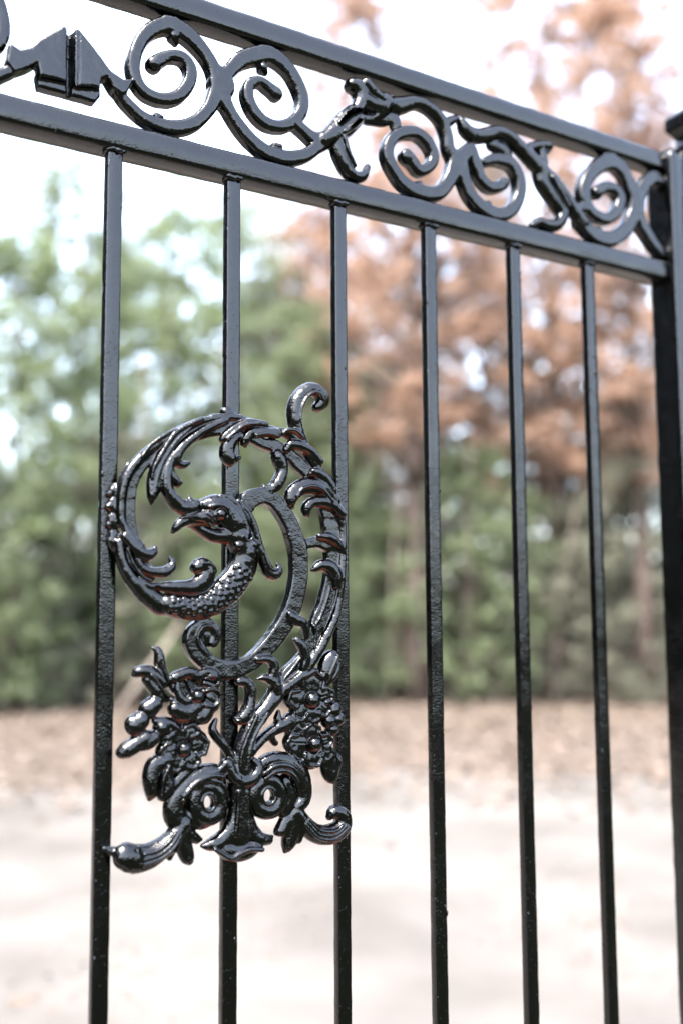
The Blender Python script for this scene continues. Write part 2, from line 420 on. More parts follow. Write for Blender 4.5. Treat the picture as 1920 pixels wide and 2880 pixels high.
SLOT = -0.0444                                    # centre of the gate
UL, UR = 2 * SLOT - .737, .737
def rail(name, v0, v1, n0, n1, sd):
    yc = -(n0 + n1) / 2
    return link(name, bar_mesh(name, (UL, yc, GATE_Z + (v0 + v1) / 2), (UR, yc, GATE_Z + (v0 + v1) / 2), (v1 - v0) / 2, (n0 - n1) / 2, .0042, amp=.00025, seed=sd), PAINT, gate)
rail('lower_rail', 0, .026, .004, -.0254, 1)
rail('top_rail', .1503, .1753, .004, -.0232, 2)
rail('bottom_rail', -1.56, -1.534, .004, -.0254, 3)
DU = [-.6, -.1, 2.1, -1.7, .4, -.1]
bar_u = []
for i in range(-6, 6):
    u = i * .12 + (DU[i] / 1000 if i >= 0 else 0)
    if u < UL + .05: continue
    bar_u.append(u)
    pk = link('picket', bar_mesh('picket', (u, .0056, GATE_Z - 1.534), (u, .0056, GATE_Z + .0005), .0075, .0056, .0019, amp=.00016, seed=i * 3.1), PAINT, gate)
for u0, u1 in ((UR, UR + .027), (UL - .027, UL)):
    link('end_stile', bar_mesh('end_stile', ((u0 + u1) / 2, .0075, GATE_Z - 1.56), ((u0 + u1) / 2, .0075, GATE_Z + .1765), .0135, .0215, .0035, step=.012, amp=.0004, seed=9), PAINT, gate)
gp = tag(link('gate_post', None), 'black square steel post with low pyramid cap at the right edge beside the gate', 'post')
PU, PN, PH = .825, .006, GATE_Z + .226                 # axis of the post, half-size .025
gp.location = (PU, PN, 0)
link('shaft', bar_mesh('shaft', (0, 0, -.05), (0, 0, PH), .025, .025, .003, step=.02, amp=.0004, seed=4), PAINT, gp)
V = []
prof = [(.0255, -.004), (.028, .001), (.0325, .006), (.034, .010), (.034, .024), (.0325, .028), (.012, .044), (.009, .052), (.004, .056)]
for r_, dz in prof: V += [(sx * r_, sy * r_, PH + dz) for sx, sy in ((-1, -1), (1, -1), (1, 1), (-1, 1))]
Fc = [(i * 4 + j, i * 4 + (j + 1) % 4, i * 4 + 4 + (j + 1) % 4, i * 4 + 4 + j) for i in range(len(prof) - 1) for j in range(4)]
Fc += [(3, 2, 1, 0), tuple(4 * (len(prof) - 1) + j for j in range(4))]
link('post_cap', mesh('post_cap', V, Fc, False), PAINT, gp)

# ------------------------------------------------------------------ cast iron: strokes in gate millimetres (u, v, r), blended into one solid
ORNAMENT = [
('bird_ornament','f',6,5,1.65,[(123.1,-250.1,7.77),(107.3,-251.6,8.58),(88.8,-255.9,8.89),(70.7,-262.6,9.62),(57.4,-268.9,9.5),(40.1,-280.4,7.65),(25.7,-293.2,7.54),(17.4,-306.9,7.47),(14.3,-321,7.02),(14.1,-337.3,6.59),(15.2,-349.4,6.17),(19.1,-362.2,5.35)]),
('bird_ornament','f',6,5,1.65,[(12.5,-362.7,6.55),(16,-373.9,7.37),(22.8,-384.2,8.23),(32.2,-393.7,9.11)]),
('bird_ornament','r',9,8,1.32,[(123.1,-242.3,3.11),(102.6,-244.8,3.24),(79.6,-251.1,3.71),(57.3,-263,3.98),(35.7,-278.3,4.24),(21.4,-291.8,4.34),(11.5,-306.5,4.29),(7.8,-321.4,4.1),(7.1,-337.6,3.93),(7.9,-349.7,3.92)]),
('bird_ornament','r',8,9,1.32,[(5.7,-366.1,4.07),(8.8,-382.1,5.04),(14.6,-394,6.12),(23.1,-404.3,7.38),(34.2,-413.9,8.93),(46.2,-421.2,9.84)]),
('bird_ornament','r',7,6,1.32,[(13,-294.1,1.16),(7,-307.6,1.32),(5,-321.5,1.31),(4.2,-337.8,1.31)]),
('leaf','r',11,7,1.32,[(7.2,-345.7,2.04),(11.5,-354.4,3.28),(16.6,-362.3,4.11),(23.4,-369.4,4.54)]),
('leaf','r',11,7,1.32,[(10.4,-361.2,3.92),(16.7,-368.2,4.76),(23.5,-374.1,5.44),(31.1,-376.7,5.14),(37,-373.7,3.75),(38.3,-370.4,2.34)]),
('leaf','r',11,7,1.32,[(19.3,-375.4,2.79),(23.7,-385,3.46),(30.5,-390.5,3.97),(39,-392,4.17),(47.6,-391.4,4.62),(54,-386.8,3.8),(54.8,-381,2.54),(52.4,-378,1.18)]),
('bird_ornament','r',13,4,1.32,[(23.9,-399.5,2.46),(34.1,-405,3.31),(40.9,-402.5,1.83)]),
('bird_ornament','r',15,3,1.32,[(11.8,-372.4,1.31),(17.8,-385.9,1.47),(26.4,-396.2,1.48),(34,-399.4,1.16)]),
('tail_curl','r',11,8,1.32,[(39.2,-404.2,2.49),(49.5,-404.9,5.03),(61.6,-405.2,6.35),(74.8,-404.7,7.71),(85.5,-398.3,9.09),(89,-389.1,8),(83.1,-384.2,7.27),(78.7,-386.8,6.38)]),
('tail_curl','r',18,3,0.88,[(82.7,-382.9,1.39),(89,-383.2,1.39),(94.4,-386.5,1.22),(95.5,-391,0.87)]),
('leaf','r',9,6,1.32,[(81.4,-249.7,2.21),(66.2,-257.9,3.49),(55.6,-266.5,4.75),(48.7,-278.1,5.65),(42.8,-291.1,6.63),(39.5,-303.8,7.11),(37.3,-315.5,6.07),(35.7,-324.7,3.53),(34.9,-330.3,1.17)]),
('leaf','r',14,4,0.88,[(81.4,-248.4,1.95),(68.8,-255.1,1.92),(56.5,-263.1,1.9),(47.8,-274.8,1.71),(40.2,-287.9,1.7),(35.1,-298.3,1.35),(34,-307.5,0.84)]),
('leaf','r',14,3,0.88,[(70.7,-257.5,1.23),(57.4,-270.6,1.3),(47.9,-284.8,1.28),(41.2,-298.7,1.27),(36.3,-319.7,0.84)]),
('leaf','r',14,4,0.88,[(55.6,-260.6,1.04),(46,-266.5,1.37),(32.3,-276.9,1.35),(23.9,-288.3,1.17)]),
('leaf','r',11,7,1.32,[(107.3,-246.8,2.53),(88.8,-255.9,3.38),(73.5,-266.7,3.85),(61.9,-277.8,4.33),(57.8,-285.7,4.65),(59.4,-291.5,3.88),(64.8,-292.8,3.29),(69.7,-290.6,1.74)]),
('leaf','r',10,8,1.32,[(69,-270.5,2.97),(59.3,-280.6,3.97),(53.2,-288.6,4.29),(49.2,-299,5.12),(48.4,-310.7,5.45),(51.5,-320.5,5.62),(57.2,-327.3,6.33),(64.8,-331.9,6.54),(72.3,-331.9,6.23),(76.8,-328.8,4.87)]),
('leaf','r',10,6,1.32,[(71.4,-330.3,3.46),(71.4,-325.3,2.77),(70.9,-321.5,1.21)]),
('leaf','r',12,6,1.32,[(52.3,-281.1,1.37),(52.4,-290.4,1.71),(53.4,-300.3,2.74),(56.5,-307.2,3.77),(58.8,-310.2,3.44),(61.6,-309.4,2.24),(62.8,-307.4,0.86)]),
('bird','r',10,12,1.32,[(86.7,-329.5,7.89),(96.7,-329,11.31),(106.4,-333.2,14.06),(117.2,-343.4,15.06)]),
('bird','r',12,10,1.32,[(93.1,-339.4,8.8),(81.4,-341.2,7.14),(70.2,-343.3,5.69),(62,-346.6,4.71),(57.2,-351.8,3.75),(54.9,-355.2,2.04)]),
('bird','r',8,10,1.32,[(65.4,-346.1,2.23),(76.9,-348.1,4.16),(86,-352.4,5.76),(96.9,-356.6,7.04),(108,-356.2,8.43)]),
('bird','g',20,7,0.88,[(63.2,-349.9,0.86),(70.7,-346.3,1.03),(79.6,-345.5,1.13),(87.8,-348.5,1.22),(95.1,-352.9,1.23),(102.4,-354.7,0.88)]),
('bird','r',10,11,1.32,[(120.5,-355.6,13.46),(126.7,-369.1,13.49),(126.7,-381.1,13.92),(122.5,-391.5,14.29),(113.7,-402.6,14.61),(101.4,-413.6,14.17),(89.7,-420.3,12.98),(77.2,-423.2,12.15),(64,-423.2,11.43),(50.9,-420.4,9.88)]),
('bird','g',21,6,0.88,[(79.5,-329.9,0.7),(81.3,-334.9,0.78),(86.8,-340.1,0.79),(91.8,-343.8,0.7)]),
('bird','r',21,3,0.88,[(87.6,-331.2,1.4),(96.7,-329,1.77),(105,-332,1.6),(107.8,-338.7,1.25)]),
('bird','g',22,6,0.66,[(105.3,-337.4,0.89),(104.4,-340.5,0.89),(101.8,-342.8,0.89),(98.2,-343.8,0.88),(94.6,-343.2,0.88),(92,-341,0.88),(91,-338,0.88),(92,-334.9,0.88),(94.5,-332.6,0.88),(98.1,-331.6,0.88),(101.7,-332.2,0.89),(104.4,-334.3,0.89),(105.3,-337.4,0.89)]),
('bird','r',19,7,0.33,[(98.2,-337.7,5.3)]),
('bird','r',19,3,0.88,[(60.9,-342.5,1.2),(71.5,-340.4,1.38),(80.5,-341.6,1.22),(89.6,-348,1.05),(101.5,-351.8,1.06)]),
('crest','r',16,5,0.88,[(99.8,-319.4,1.95),(108.1,-321.6,3.04),(116.6,-328.8,3.59),(122.7,-339.8,3.6),(126.6,-351.7,3.97),(125.7,-358.6,3.78),(122.4,-362.1,2.33)]),
('crest','r',13,7,0.88,[(119.4,-323.5,2.7),(127.9,-332.6,3.62),(133.7,-342.7,4),(137.5,-353,4.19),(140.4,-363.3,4.19),(141.9,-371,4.19)]),
('crest','r',12,7,1.32,[(137,-354.1,4.18),(142.3,-367,4.56),(146.2,-379,5.29),(151.1,-388.4,6.4),(156.4,-391.9,6.24),(161.5,-389.5,4.61),(163.2,-384.9,3.05),(161,-382.1,1.66)]),
('crest','r',18,3,0.66,[(144.3,-371.2,1.09),(147.7,-380.7,1.28),(152,-386.6,1.28),(156.9,-387.9,1.1),(160.8,-384.7,0.74)]),
('bird','r',16,6,1.1,[(123.3,-358.1,5.57)]),
('bird','r',16,6,1.1,[(130,-372,7.21)]),
('bird','r',16,6,1.1,[(126.7,-380.3,6.29)]),
('bird','r',16,6,1.1,[(133.7,-364.6,4.53)]),
('bird','r',16,6,1.1,[(117.7,-366,4.47)]),
('bird','r',23,3,0.66,[(121.4,-356.4,0.9),(125.2,-361.4,1.08),(129.9,-358.7,1.08),(129,-353.6,0.9)]),
('inner_scroll','f',7,6.5,1.1,[(130.7,-327.3,7.27),(131.7,-322,9.1),(139.3,-318.1,8.71),(149,-316.7,7.85),(159.7,-321.4,7.63),(169.1,-331.5,7.87),(176.6,-342.7,8.09),(182,-355.8,8.1),(185,-365.4,8.49)]),
('inner_scroll','f',7,6.5,1.1,[(180.5,-352.6,8.29),(185.5,-367.5,8.87),(186.5,-382.5,8.85),(186,-395.7,8.92),(183.5,-408.9,8.89),(179.3,-422,9.03),(173,-435.1,8.96),(164.7,-447.1,8.7),(156,-457.2,8.35),(146.4,-466.4,8.1),(136,-474.6,8.02),(125.7,-479.3,7.94),(113.7,-481.8,8.04),(101,-481.4,7.95)]),
('inner_scroll','f',7,6.5,1.1,[(113.3,-481,8.56),(99.6,-478.1,8.29),(88.8,-471.6,8.23),(80.7,-463.2,8.95),(76.7,-454.9,8.34),(77,-447.5,7.24),(82.3,-441,6.43),(90.3,-438.6,5.35),(97.1,-442.8,5.03),(99,-449.5,5.03),(96.3,-456.1,4.32)]),
('inner_scroll','r',6,6,1.32,[(90.4,-449.4,10.34)]),
('inner_scroll','r',14,3,0.88,[(88.8,-465.8,1.37),(80.7,-457.4,1.54),(79.7,-448.4,1.54),(85,-441,1.55),(92.1,-440.3,1.38),(97.6,-445.3,1.21),(98.5,-451.1,1.04)]),
('leaf','r',13,6,1.32,[(173.5,-429.9,3.15),(179.4,-435.1,5.2),(187.9,-438.2,4.11),(191.6,-444.8,3.56),(192.4,-451.8,2.43)]),
('leaf','r',13,6,1.32,[(139.8,-472.2,2.68),(148.3,-472,3.24),(155,-474.3,4.16),(157.5,-480.3,4.35),(155.5,-487.1,3.61)]),
('leaf','r',8,8,1.32,[(161.7,-275.1,4.7),(165.1,-280.2,6.78),(168.1,-287.1,5.47),(167.4,-294.3,5.27),(163.7,-302.1,5.81),(158.7,-308.2,5.03),(152.9,-309.6,3.9),(148.5,-307.2,2.03)]),
('bird_ornament','r',9,8,1.32,[(93.7,-245,3.22),(107.6,-243.2,3.62),(121.8,-243.2,3.48),(133.3,-246,3.88),(146.9,-249.2,3.73),(160.7,-251.9,4.24),(170.6,-252.8,4.75),(180.7,-257.4,5.26),(190.8,-264.7,5.39),(199,-274.5,5.42),(206.7,-286.2,5.34),(214.9,-299.3,5.37),(222.2,-311.2,5.39),(229,-323.2,5.3),(233.6,-335.7,5.12),(235.3,-349.4,5.11),(234.5,-363.1,5.1)]),
('bird_ornament','r',9,8,1.32,[(234.8,-357.9,4.71),(234.7,-372.4,4.9),(233.8,-386,5.27),(232.1,-404.1,5.25),(229.4,-422.1,4.84),(225.1,-435.5,5.29),(218.8,-446.9,5.35),(210,-461.8,5.49),(200.3,-474.7,5.44),(190.3,-487,5.57),(178.4,-495.6,5.88),(166.7,-502.8,6.18),(158,-512.6,6.49)]),
('bird_ornament','f',6,5,1.65,[(93.8,-255.4,6.25),(112.4,-253.7,6.34),(133.4,-259.7,5.52),(146.9,-264.7,5.58),(158.7,-266.4,7.04),(167.6,-270.2,6.61),(178.6,-275.6,6.66),(187.7,-283,7.18),(197.9,-291.3,6.75),(206.1,-300.8,7.75),(214.3,-313.9,8.76),(220.5,-330,9.26),(223.6,-345.3,9.26),(225.6,-358.8,8.28)]),
('bird_ornament','f',6,5,1.65,[(225.6,-355.5,8.29),(225.5,-368.1,9.24),(226.5,-381.7,8.94),(224.3,-395.2,8.91),(220.6,-408.7,8.48),(216.4,-422.1,8.62),(210.7,-433.6,8.76),(204.5,-445,7.38),(199.4,-457.2,6.77),(194.3,-468.4,6.36),(185.3,-478.6,6.95),(175.4,-487.8,7.8),(167.6,-496,5.46)]),
('leaf','r',12,6,0.88,[(146.9,-247.9,3.92),(130.4,-247.6,4.23),(118.1,-253.2,4.37),(108.7,-260.1,3.97),(103.1,-265.8,2.87)]),
('leaf','r',18,3,0.66,[(139.1,-247.7,1.11),(124.7,-250.8,1.28),(114.3,-257.9,1.27),(105.9,-265.6,1.08)]),
('leaf','r',10,7,1.32,[(121.9,-259.8,3.65),(114.4,-264.9,4.71),(109.9,-272.2,6.67),(109.3,-280.1,7.02),(111.7,-286.4,3.96)]),
('leaf','r',10,7,1.32,[(111.6,-281.6,5.41),(116.8,-283.4,3.8),(122,-281,1.64)]),
('leaf','r',13,6,0.88,[(160.7,-255.1,4.33),(146.9,-255,4.1),(134.3,-256.1,4.06),(128.1,-261.1,4.4),(125.7,-267,3.47),(126.5,-270.8,1.28)]),
('leaf','r',19,3,0.66,[(159.7,-258.7,0.94),(146.9,-257.2,1.3),(135.3,-260,1.29)]),
('leaf','r',13,6,0.88,[(207.2,-278.9,3.7),(196.9,-269.6,4.25),(184.7,-265.2,4.31),(175.1,-265.1,4.28),(170.1,-270.4,3.03)]),
('leaf','r',16,3,0.88,[(186.8,-256.8,1.54),(178.7,-251.2,2.29),(170.6,-251,1.9),(166.6,-254.1,1.32)]),
('leaf','r',13,6,0.88,[(222.7,-307.1,3.72),(214.9,-297,4.39),(206.7,-291.7,4.37),(200,-290.3,3.67),(196.9,-292.3,2.12)]),
('leaf','r',11,7,1.32,[(225.8,-316.9,5.1),(215.4,-306.1,6.82),(202,-303.8,7.53),(189.2,-305.4,7.16),(179.6,-311.4,7.01),(175.6,-318.7,5.66),(176.4,-324.5,3.21),(178.6,-327,1.13)]),
('leaf','r',18,3,0.66,[(219.5,-318.2,0.98),(210.2,-308.7,1.36),(198.9,-304.8,1.35),(185.6,-308.3,1.33),(180.6,-315.8,0.95)]),
('leaf','r',12,6.5,1.32,[(233.1,-330.3,4.53),(222.7,-321.7,5.28),(209.6,-319.2,5.23),(198.3,-321.1,4.8),(192.9,-325.9,4.58),(192.9,-331.3,3.24),(194.9,-334,1.15)]),
('curl','r',9,9,1.32,[(193.9,-265.3,3.86),(187.8,-255.9,5.39),(183.7,-248,6.34),(181.5,-238.3,6.91),(181.5,-228.3,7.11),(185.8,-216.9,7.15),(195.1,-207.8,6.82),(204.4,-206.5,6.68),(211.7,-211.8,6.71),(212.5,-218.6,6.11),(206.9,-223.8,4.71)]),
('curl','r',18,3,0.88,[(183.7,-239.9,0.96),(185.3,-227.9,1.16),(190.9,-217.2,1.16),(199.2,-210.8,1.17),(206.5,-211.9,1.18),(209.6,-217.1,0.98)]),
('inner_scroll','f',7,5.5,1.65,[(186.5,-363,7.08),(196.7,-360.9,5.24),(207.9,-358.8,6.25),(217.2,-360.3,7.74)]),
('leaf','r',12,6,0.88,[(235.5,-369.2,1.96),(227.7,-359.5,3.71),(217.8,-354.4,4.36),(207.4,-353.8,2.69)]),
('leaf','r',11,7,1.32,[(227.4,-400.5,3.88),(225.9,-389.8,6.01),(217.6,-383.2,5.79),(209.4,-382,4.79),(203.2,-385.5,3.24),(199.1,-387.5,1.05)]),
('bird_ornament','r',13,4,0.66,[(228.5,-390.6,1.36),(227.9,-404.1,1.45),(224.7,-417.6,1.45),(219.4,-430.1,1.44),(212.7,-444.2,1.33)]),
('bird_ornament','r',11,4,0.66,[(220.1,-404.2,1.25),(214.8,-420.3,1.34),(208.1,-434.4,1.33),(202.5,-442.3,1.13)]),
('bird_ornament','r',11,4,0.66,[(201.5,-441.4,2.27),(203.5,-450.3,1.89),(202.4,-462.5,1.69)]),
('leaf','r',12,6.5,1.32,[(189.3,-481.3,3.34),(191.8,-473.6,4.1),(190.8,-466.6,4.29),(186.8,-459.6,4.09),(182.4,-455.3,3.15),(178.4,-454.4,1.29)]),
('bird_ornament','r',11,4,0.66,[(186.3,-472.6,1.11),(179.4,-481,1.29),(170.5,-490.2,1.28),(165.7,-497.7,1.09)]),
('leaf','r',12,7,1.32,[(159.9,-500.8,4.97),(158,-493.9,4.7),(152.2,-490.8,3.96),(145.5,-489.2,2.87),(140,-490.7,0.98)]),
('stem','r',9,8,1.32,[(157.9,-482,3.99),(159.9,-490.6,4.71),(159.9,-499.1,5.07),(157,-507.5,5.95),(151.3,-514.8,5.91),(147.5,-521.3,4.64)]),
('stem','r',9,9,1.32,[(157.5,-511,6.16),(143.9,-524.7,7.77),(133.3,-538.3,7.69),(127.2,-553.6,7.96),(124.1,-567.4,7.59),(125.5,-575.3,5.94)]),
('stem','r',17,4,0.66,[(137.7,-524.3,1.34),(128.9,-541.1,1.5),(122.8,-556.4,1.49),(121.1,-571.8,1.32)]),
('stem','r',17,4,0.66,[(148.4,-523.3,1.36),(136.8,-540.1,1.51),(130.7,-555.4,1.5),(129,-572.5,1.32)]),
('stem','r',9,8,1.32,[(122.5,-492.2,4.01),(130.1,-493,4.7),(134.4,-500.3,5.05),(134.4,-509.9,5.04),(130.9,-520,5.69),(124.4,-527,4.99),(119.7,-526.1,2.32)]),
('stem','r',8,8,1.32,[(132.5,-561.8,3.99),(142.2,-550.7,4.54),(154.8,-541.6,4.76),(166.6,-535.9,5.84),(175.9,-531.3,6.93)]),
('stem','r',9,7,1.32,[(165.7,-535.5,4.46),(163.3,-528.2,3.43),(164.2,-522.3,1.72)]),
('stem','r',8,6,1.32,[(155.7,-545.3,3.4),(161.1,-551.2,2.73)]),
('stem','r',9,8,1.32,[(119.4,-568.6,3.94),(115,-560.5,3.94),(108.9,-550.7,3.92),(101.1,-542.4,3.9),(96.3,-534.4,3.57),(99.3,-526,1.95)]),
('leaf','r',9,8,1.32,[(49.7,-489.7,4.96),(47.5,-482.4,4.63),(45.4,-474.4,4.46),(44.4,-466.3,3.97),(42.5,-461.6,3.14),(38.1,-459.3,1.32)]),
('leaf','r',9,8,1.32,[(47.2,-491.2,4.78),(39.4,-483.4,5.91),(32.2,-479.5,5.22),(24.7,-480.1,4.21),(21.2,-482.3,2.1)]),
('leaf','r',9,8,1.32,[(33.6,-487.5,4.08),(39.6,-494.1,5.08),(45.6,-502.3,4.93),(50.7,-504.9,3.3)]),
('leaf','r',17,4,0.66,[(35.2,-482.8,0.98),(40.4,-489.4,1.15),(47.3,-498.4,0.99)]),
('leaf','r',17,4,0.66,[(44.3,-468.7,0.83),(46.1,-478.4,1.16),(50.5,-488.2,0.99)]),
('flower','f',7,6.5,1.65,[(57.4,-488.4,4.99),(64.4,-491.9,10.88),(77.5,-494.1,14.38),(86.4,-497.7,12.77)]),
('flower','r',12,7,0.88,[(53.9,-487.5,2.82),(59.9,-485.3,5.01),(66.9,-482.3,4.37),(73.9,-482.5,5.07),(79.2,-486.8,4.41)]),
('flower','r',14,6,0.88,[(60.8,-486.9,1.67),(60.1,-496.6,2.83),(64.5,-505.6,3.67),(70.6,-507.5,3.02),(74,-500.4,1.68),(68.7,-488.8,1.18)]),
('flower','r',13,7,0.88,[(80.9,-484.4,3.4),(88.9,-482.2,3.76),(96.1,-485,3.96),(99.7,-489.2,3.28),(96.2,-494.8,3.44),(86.3,-492,3.41)]),
('flower','r',13,7,0.88,[(84.6,-499.2,3.06),(92.6,-497.9,3.08),(98,-500.6,3.09),(99,-508.9,3.44),(94.5,-514.4,4.28),(86.5,-510.7,3.91)]),
('flower','r',16,8,0.33,[(78.4,-503,5.58)]),
('flower','r',18,4,0.88,[(85.4,-487.8,0.85),(90.7,-485.6,1.03),(97,-486.6,1.03),(99.7,-490,0.86),(96.2,-493.6,0.86)]),
('flower','r',18,4,0.88,[(85.5,-498.9,1.02),(92.6,-497.3,1.03),(98.9,-500.3,1.03),(99.9,-507.3,1.03),(94.5,-512.7,1.03),(86.5,-512.3,0.85)]),
('flower','g',20,7,0.88,[(82.8,-491,1.02),(86.4,-497.7,1.02),(84.6,-503.3,0.85)]),
('flower','r',10,8,0.88,[(55.9,-505.2,2.49),(64.6,-511.2,4.17),(75,-514.2,5.05),(83.9,-517.1,5.08)]),
('flower','r',11,8,0.77,[(59.1,-513.8,6.31),(69,-517.4,8.9),(78.9,-513.3,6.41)]),
('flower','r',11,8,0.77,[(79,-521,4.8),(85.7,-521.4,7.73),(92.4,-514,5.51)]),
('flower','r',10,8,0.77,[(92.3,-504.7,6.5),(97.5,-511.2,4.89)]),
('berry','r',9,9,0.55,[(40.4,-508.4,7.45),(34.9,-513.3,8.03)]),
('berry','r',9,9,0.55,[(27.9,-521.9,7.66),(23.3,-526.1,8.85)]),
('berry','r',9,9,0.55,[(32.1,-537.8,6.75),(18.1,-545.7,6.96),(12,-548.9,5.11)]),
('berry','r',9,9,0.55,[(40,-537.6,6.18),(33.7,-541.6,6.75),(25.9,-544.8,4.57)]),
('berry','r',9,9,0.55,[(47.1,-529.8,6.85)]),
('leaf','r',10,7,1.32,[(41.4,-523.4,3.1),(52.7,-525.6,4.07),(60.9,-532.2,3.78),(52.9,-539.2,3.43)]),
('flower','f',6,6,1.65,[(52.8,-531.7,10.32),(62.7,-542.9,14.95),(67.7,-555.3,14.98)]),
('flower','r',6.5,7.5,0.99,[(74.2,-548.2,9.91),(80.1,-547.1,12.7)]),
('flower','r',7.5,7.5,0.99,[(71,-541.7,7.1),(74.1,-535.3,9.09)]),
('flower','r',6.5,7.5,0.99,[(62.9,-542.8,7.3),(59.4,-537.4,9.29)]),
('flower','r',7.5,7.5,0.99,[(59.4,-550.5,7.52),(53,-551.2,9.54)]),
('flower','r',6.5,7.5,0.99,[(63,-556.1,7.29),(59.6,-561.5,9.25)]),
('flower','r',7.5,7.5,0.99,[(71.1,-555.1,7.59),(74.4,-559.6,9.7)]),
('flower','r',13,4.5,0.99,[(74.5,-539.5,1.86),(77.8,-538.4,1.87),(81.7,-537.1,1.87),(84.9,-539.8,1.88),(87.7,-542.3,1.88),(90.8,-545.1,1.88),(89.7,-548.7,1.88),(88.7,-551.9,1.88),(87.4,-555.4,1.88),(83.2,-555.7,1.87),(79.6,-555.9,1.86)]),
('flower','g',16,5,0.88,[(73.6,-548.3,1.49),(82.4,-546.7,1)]),
('flower','r',14,4.5,0.99,[(67.6,-534.3,1.33),(67.4,-531.7,1.33),(69,-529.7,1.33),(71.9,-529.5,1.34),(74.3,-528.3,1.34),(77.2,-529,1.34),(78.8,-531.4,1.34),(81.1,-533,1.34),(81.8,-535.7,1.35),(80.3,-537.8,1.34),(79.8,-540.4,1.34)]),
('flower','g',16,5,0.88,[(70.6,-542.4,1.06),(75.4,-532.7,0.71)]),
('flower','r',13,4.5,0.99,[(55,-542,1.36),(52.3,-540.5,1.36),(52.4,-537.7,1.36),(52.7,-535.3,1.36),(52.8,-532.4,1.36),(55.6,-531.5,1.36),(58.1,-530.9,1.37),(61,-530.1,1.37),(63.2,-532.2,1.37),(65.1,-534.1,1.37),(67.3,-536.2,1.38)]),
('flower','g',16,5,0.88,[(63.3,-543.4,1.1),(57.9,-535.2,0.73)]),
('flower','r',14,4.5,0.99,[(57.1,-557.8,1.41),(54.4,-558.7,1.4),(51.6,-557.3,1.4),(48.6,-556.9,1.4),(46.4,-554.8,1.39),(46.4,-552,1.39),(45.3,-549.4,1.39),(46.2,-546.8,1.4),(48.9,-545.8,1.4),(51,-544,1.4),(53.9,-543.9,1.41)]),
('flower','g',16,5,0.88,[(60.1,-550.4,1.13),(50.5,-551.5,0.75)]),
('flower','r',13,4.5,0.99,[(67.6,-563.5,1.37),(65.7,-565.5,1.37),(63.7,-567,1.36),(61.7,-568.9,1.36),(58.8,-567.9,1.36),(56.3,-566.8,1.36),(53.4,-565.7,1.35),(52.9,-562.9,1.35),(52.8,-560.4,1.35),(52.4,-557.6,1.35),(54.9,-556.2,1.36)]),
('flower','g',16,5,0.88,[(63.4,-555.5,1.09),(58.3,-563.6,0.72)]),
('flower','r',14,4.5,0.99,[(79.3,-553.9,1.43),(80.3,-556.7,1.43),(82.2,-559,1.44),(82.5,-561.9,1.44),(80.2,-563.7,1.43),(78.9,-566,1.43),(76.2,-567.2,1.43),(73.3,-565.9,1.42),(70.3,-565.6,1.42),(67.9,-563.7,1.42),(67.7,-560.8,1.42)]),
('flower','g',16,5,0.88,[(70.8,-554.6,1.14),(75.7,-561.5,0.76)]),
('flower','g',15,5,1.1,[(67.2,-549.6,8.09)]),
('flower','r',13,9,0.44,[(67.2,-549.6,6)]),
('leaf','r',9,8,1.32,[(51.5,-558.6,6.22),(42.7,-562.4,8.01),(39.2,-572.5,7.67),(39.4,-582.9,6.13),(37.3,-590.8,1.83)]),
('leaf','r',9,8,1.32,[(53.1,-560.2,4.67),(50.9,-570.5,5.89),(53.4,-581.2,6.82),(49.5,-589,4.63)]),
('leaf','r',8,7,1.32,[(66.2,-564.3,6.29),(72.8,-567.8,6.32),(64.7,-576.2,5.33),(58.3,-581.6,4.67)]),
('leaf','r',18,4,0.66,[(51.6,-563.1,1.4),(46.9,-573.2,1.54),(45.4,-584.9,1.23)]),
('volute','r',8,9,1.32,[(107.3,-575.3,4.88),(94.5,-571.9,7.08),(80.3,-576.1,7.94),(68.1,-585.5,8.16),(60.9,-598.3,9.65),(62.6,-610.4,9.64),(70,-616.4,6.88)]),
('volute','r',16,4,0.66,[(105.6,-576.7,1.62),(92.9,-574.9,2.25),(79.5,-579,2.22),(69.7,-587.2,2.2),(66.5,-594.4,1.56)]),
('volute','r',14,4,0.66,[(79.6,-583.6,2.54),(89.5,-578.4,2.88),(103.1,-582.6,2.59),(109.2,-592.4,2.27)]),
('volute','r',8,9,1.1,[(104.6,-599.9,7.75),(102.9,-606.6,7.73),(98.2,-611.2,7.69),(91.8,-612.3,7.65),(85.5,-609.8,7.61),(80.8,-604.4,7.59),(79.1,-597.4,7.59),(80.7,-590.8,7.61),(85.3,-586.2,7.64),(91.6,-585,7.69),(98,-587.4,7.72),(102.8,-592.9,7.75),(104.6,-599.9,7.75)]),
('volute','r',15,4,0.66,[(97.8,-598.7,1.45),(96.9,-602.5,1.44),(94.5,-605.2,1.44),(91.1,-605.9,1.44),(87.8,-604.5,1.43),(85.3,-601.4,1.43),(84.4,-597.3,1.43),(85.2,-593.5,1.43),(87.6,-590.8,1.43),(91,-590.1,1.44),(94.4,-591.5,1.44),(96.9,-594.6,1.45),(97.8,-598.7,1.45)]),
('volute','r',7,7,1.32,[(76.5,-610.4,7.87),(86.5,-614.5,7.93),(99.9,-611.4,6.42)]),
('volute','r',8,9,1.1,[(165.9,-600.1,7.81),(164,-607.1,7.79),(158.8,-611.7,7.75),(151.8,-612.9,7.71),(144.8,-610.3,7.67),(139.8,-604.6,7.64),(137.9,-597.4,7.64),(139.7,-590.6,7.66),(144.8,-585.9,7.7),(151.8,-584.6,7.74),(158.8,-587.1,7.79),(164,-592.8,7.81),(165.9,-600.1,7.81)]),
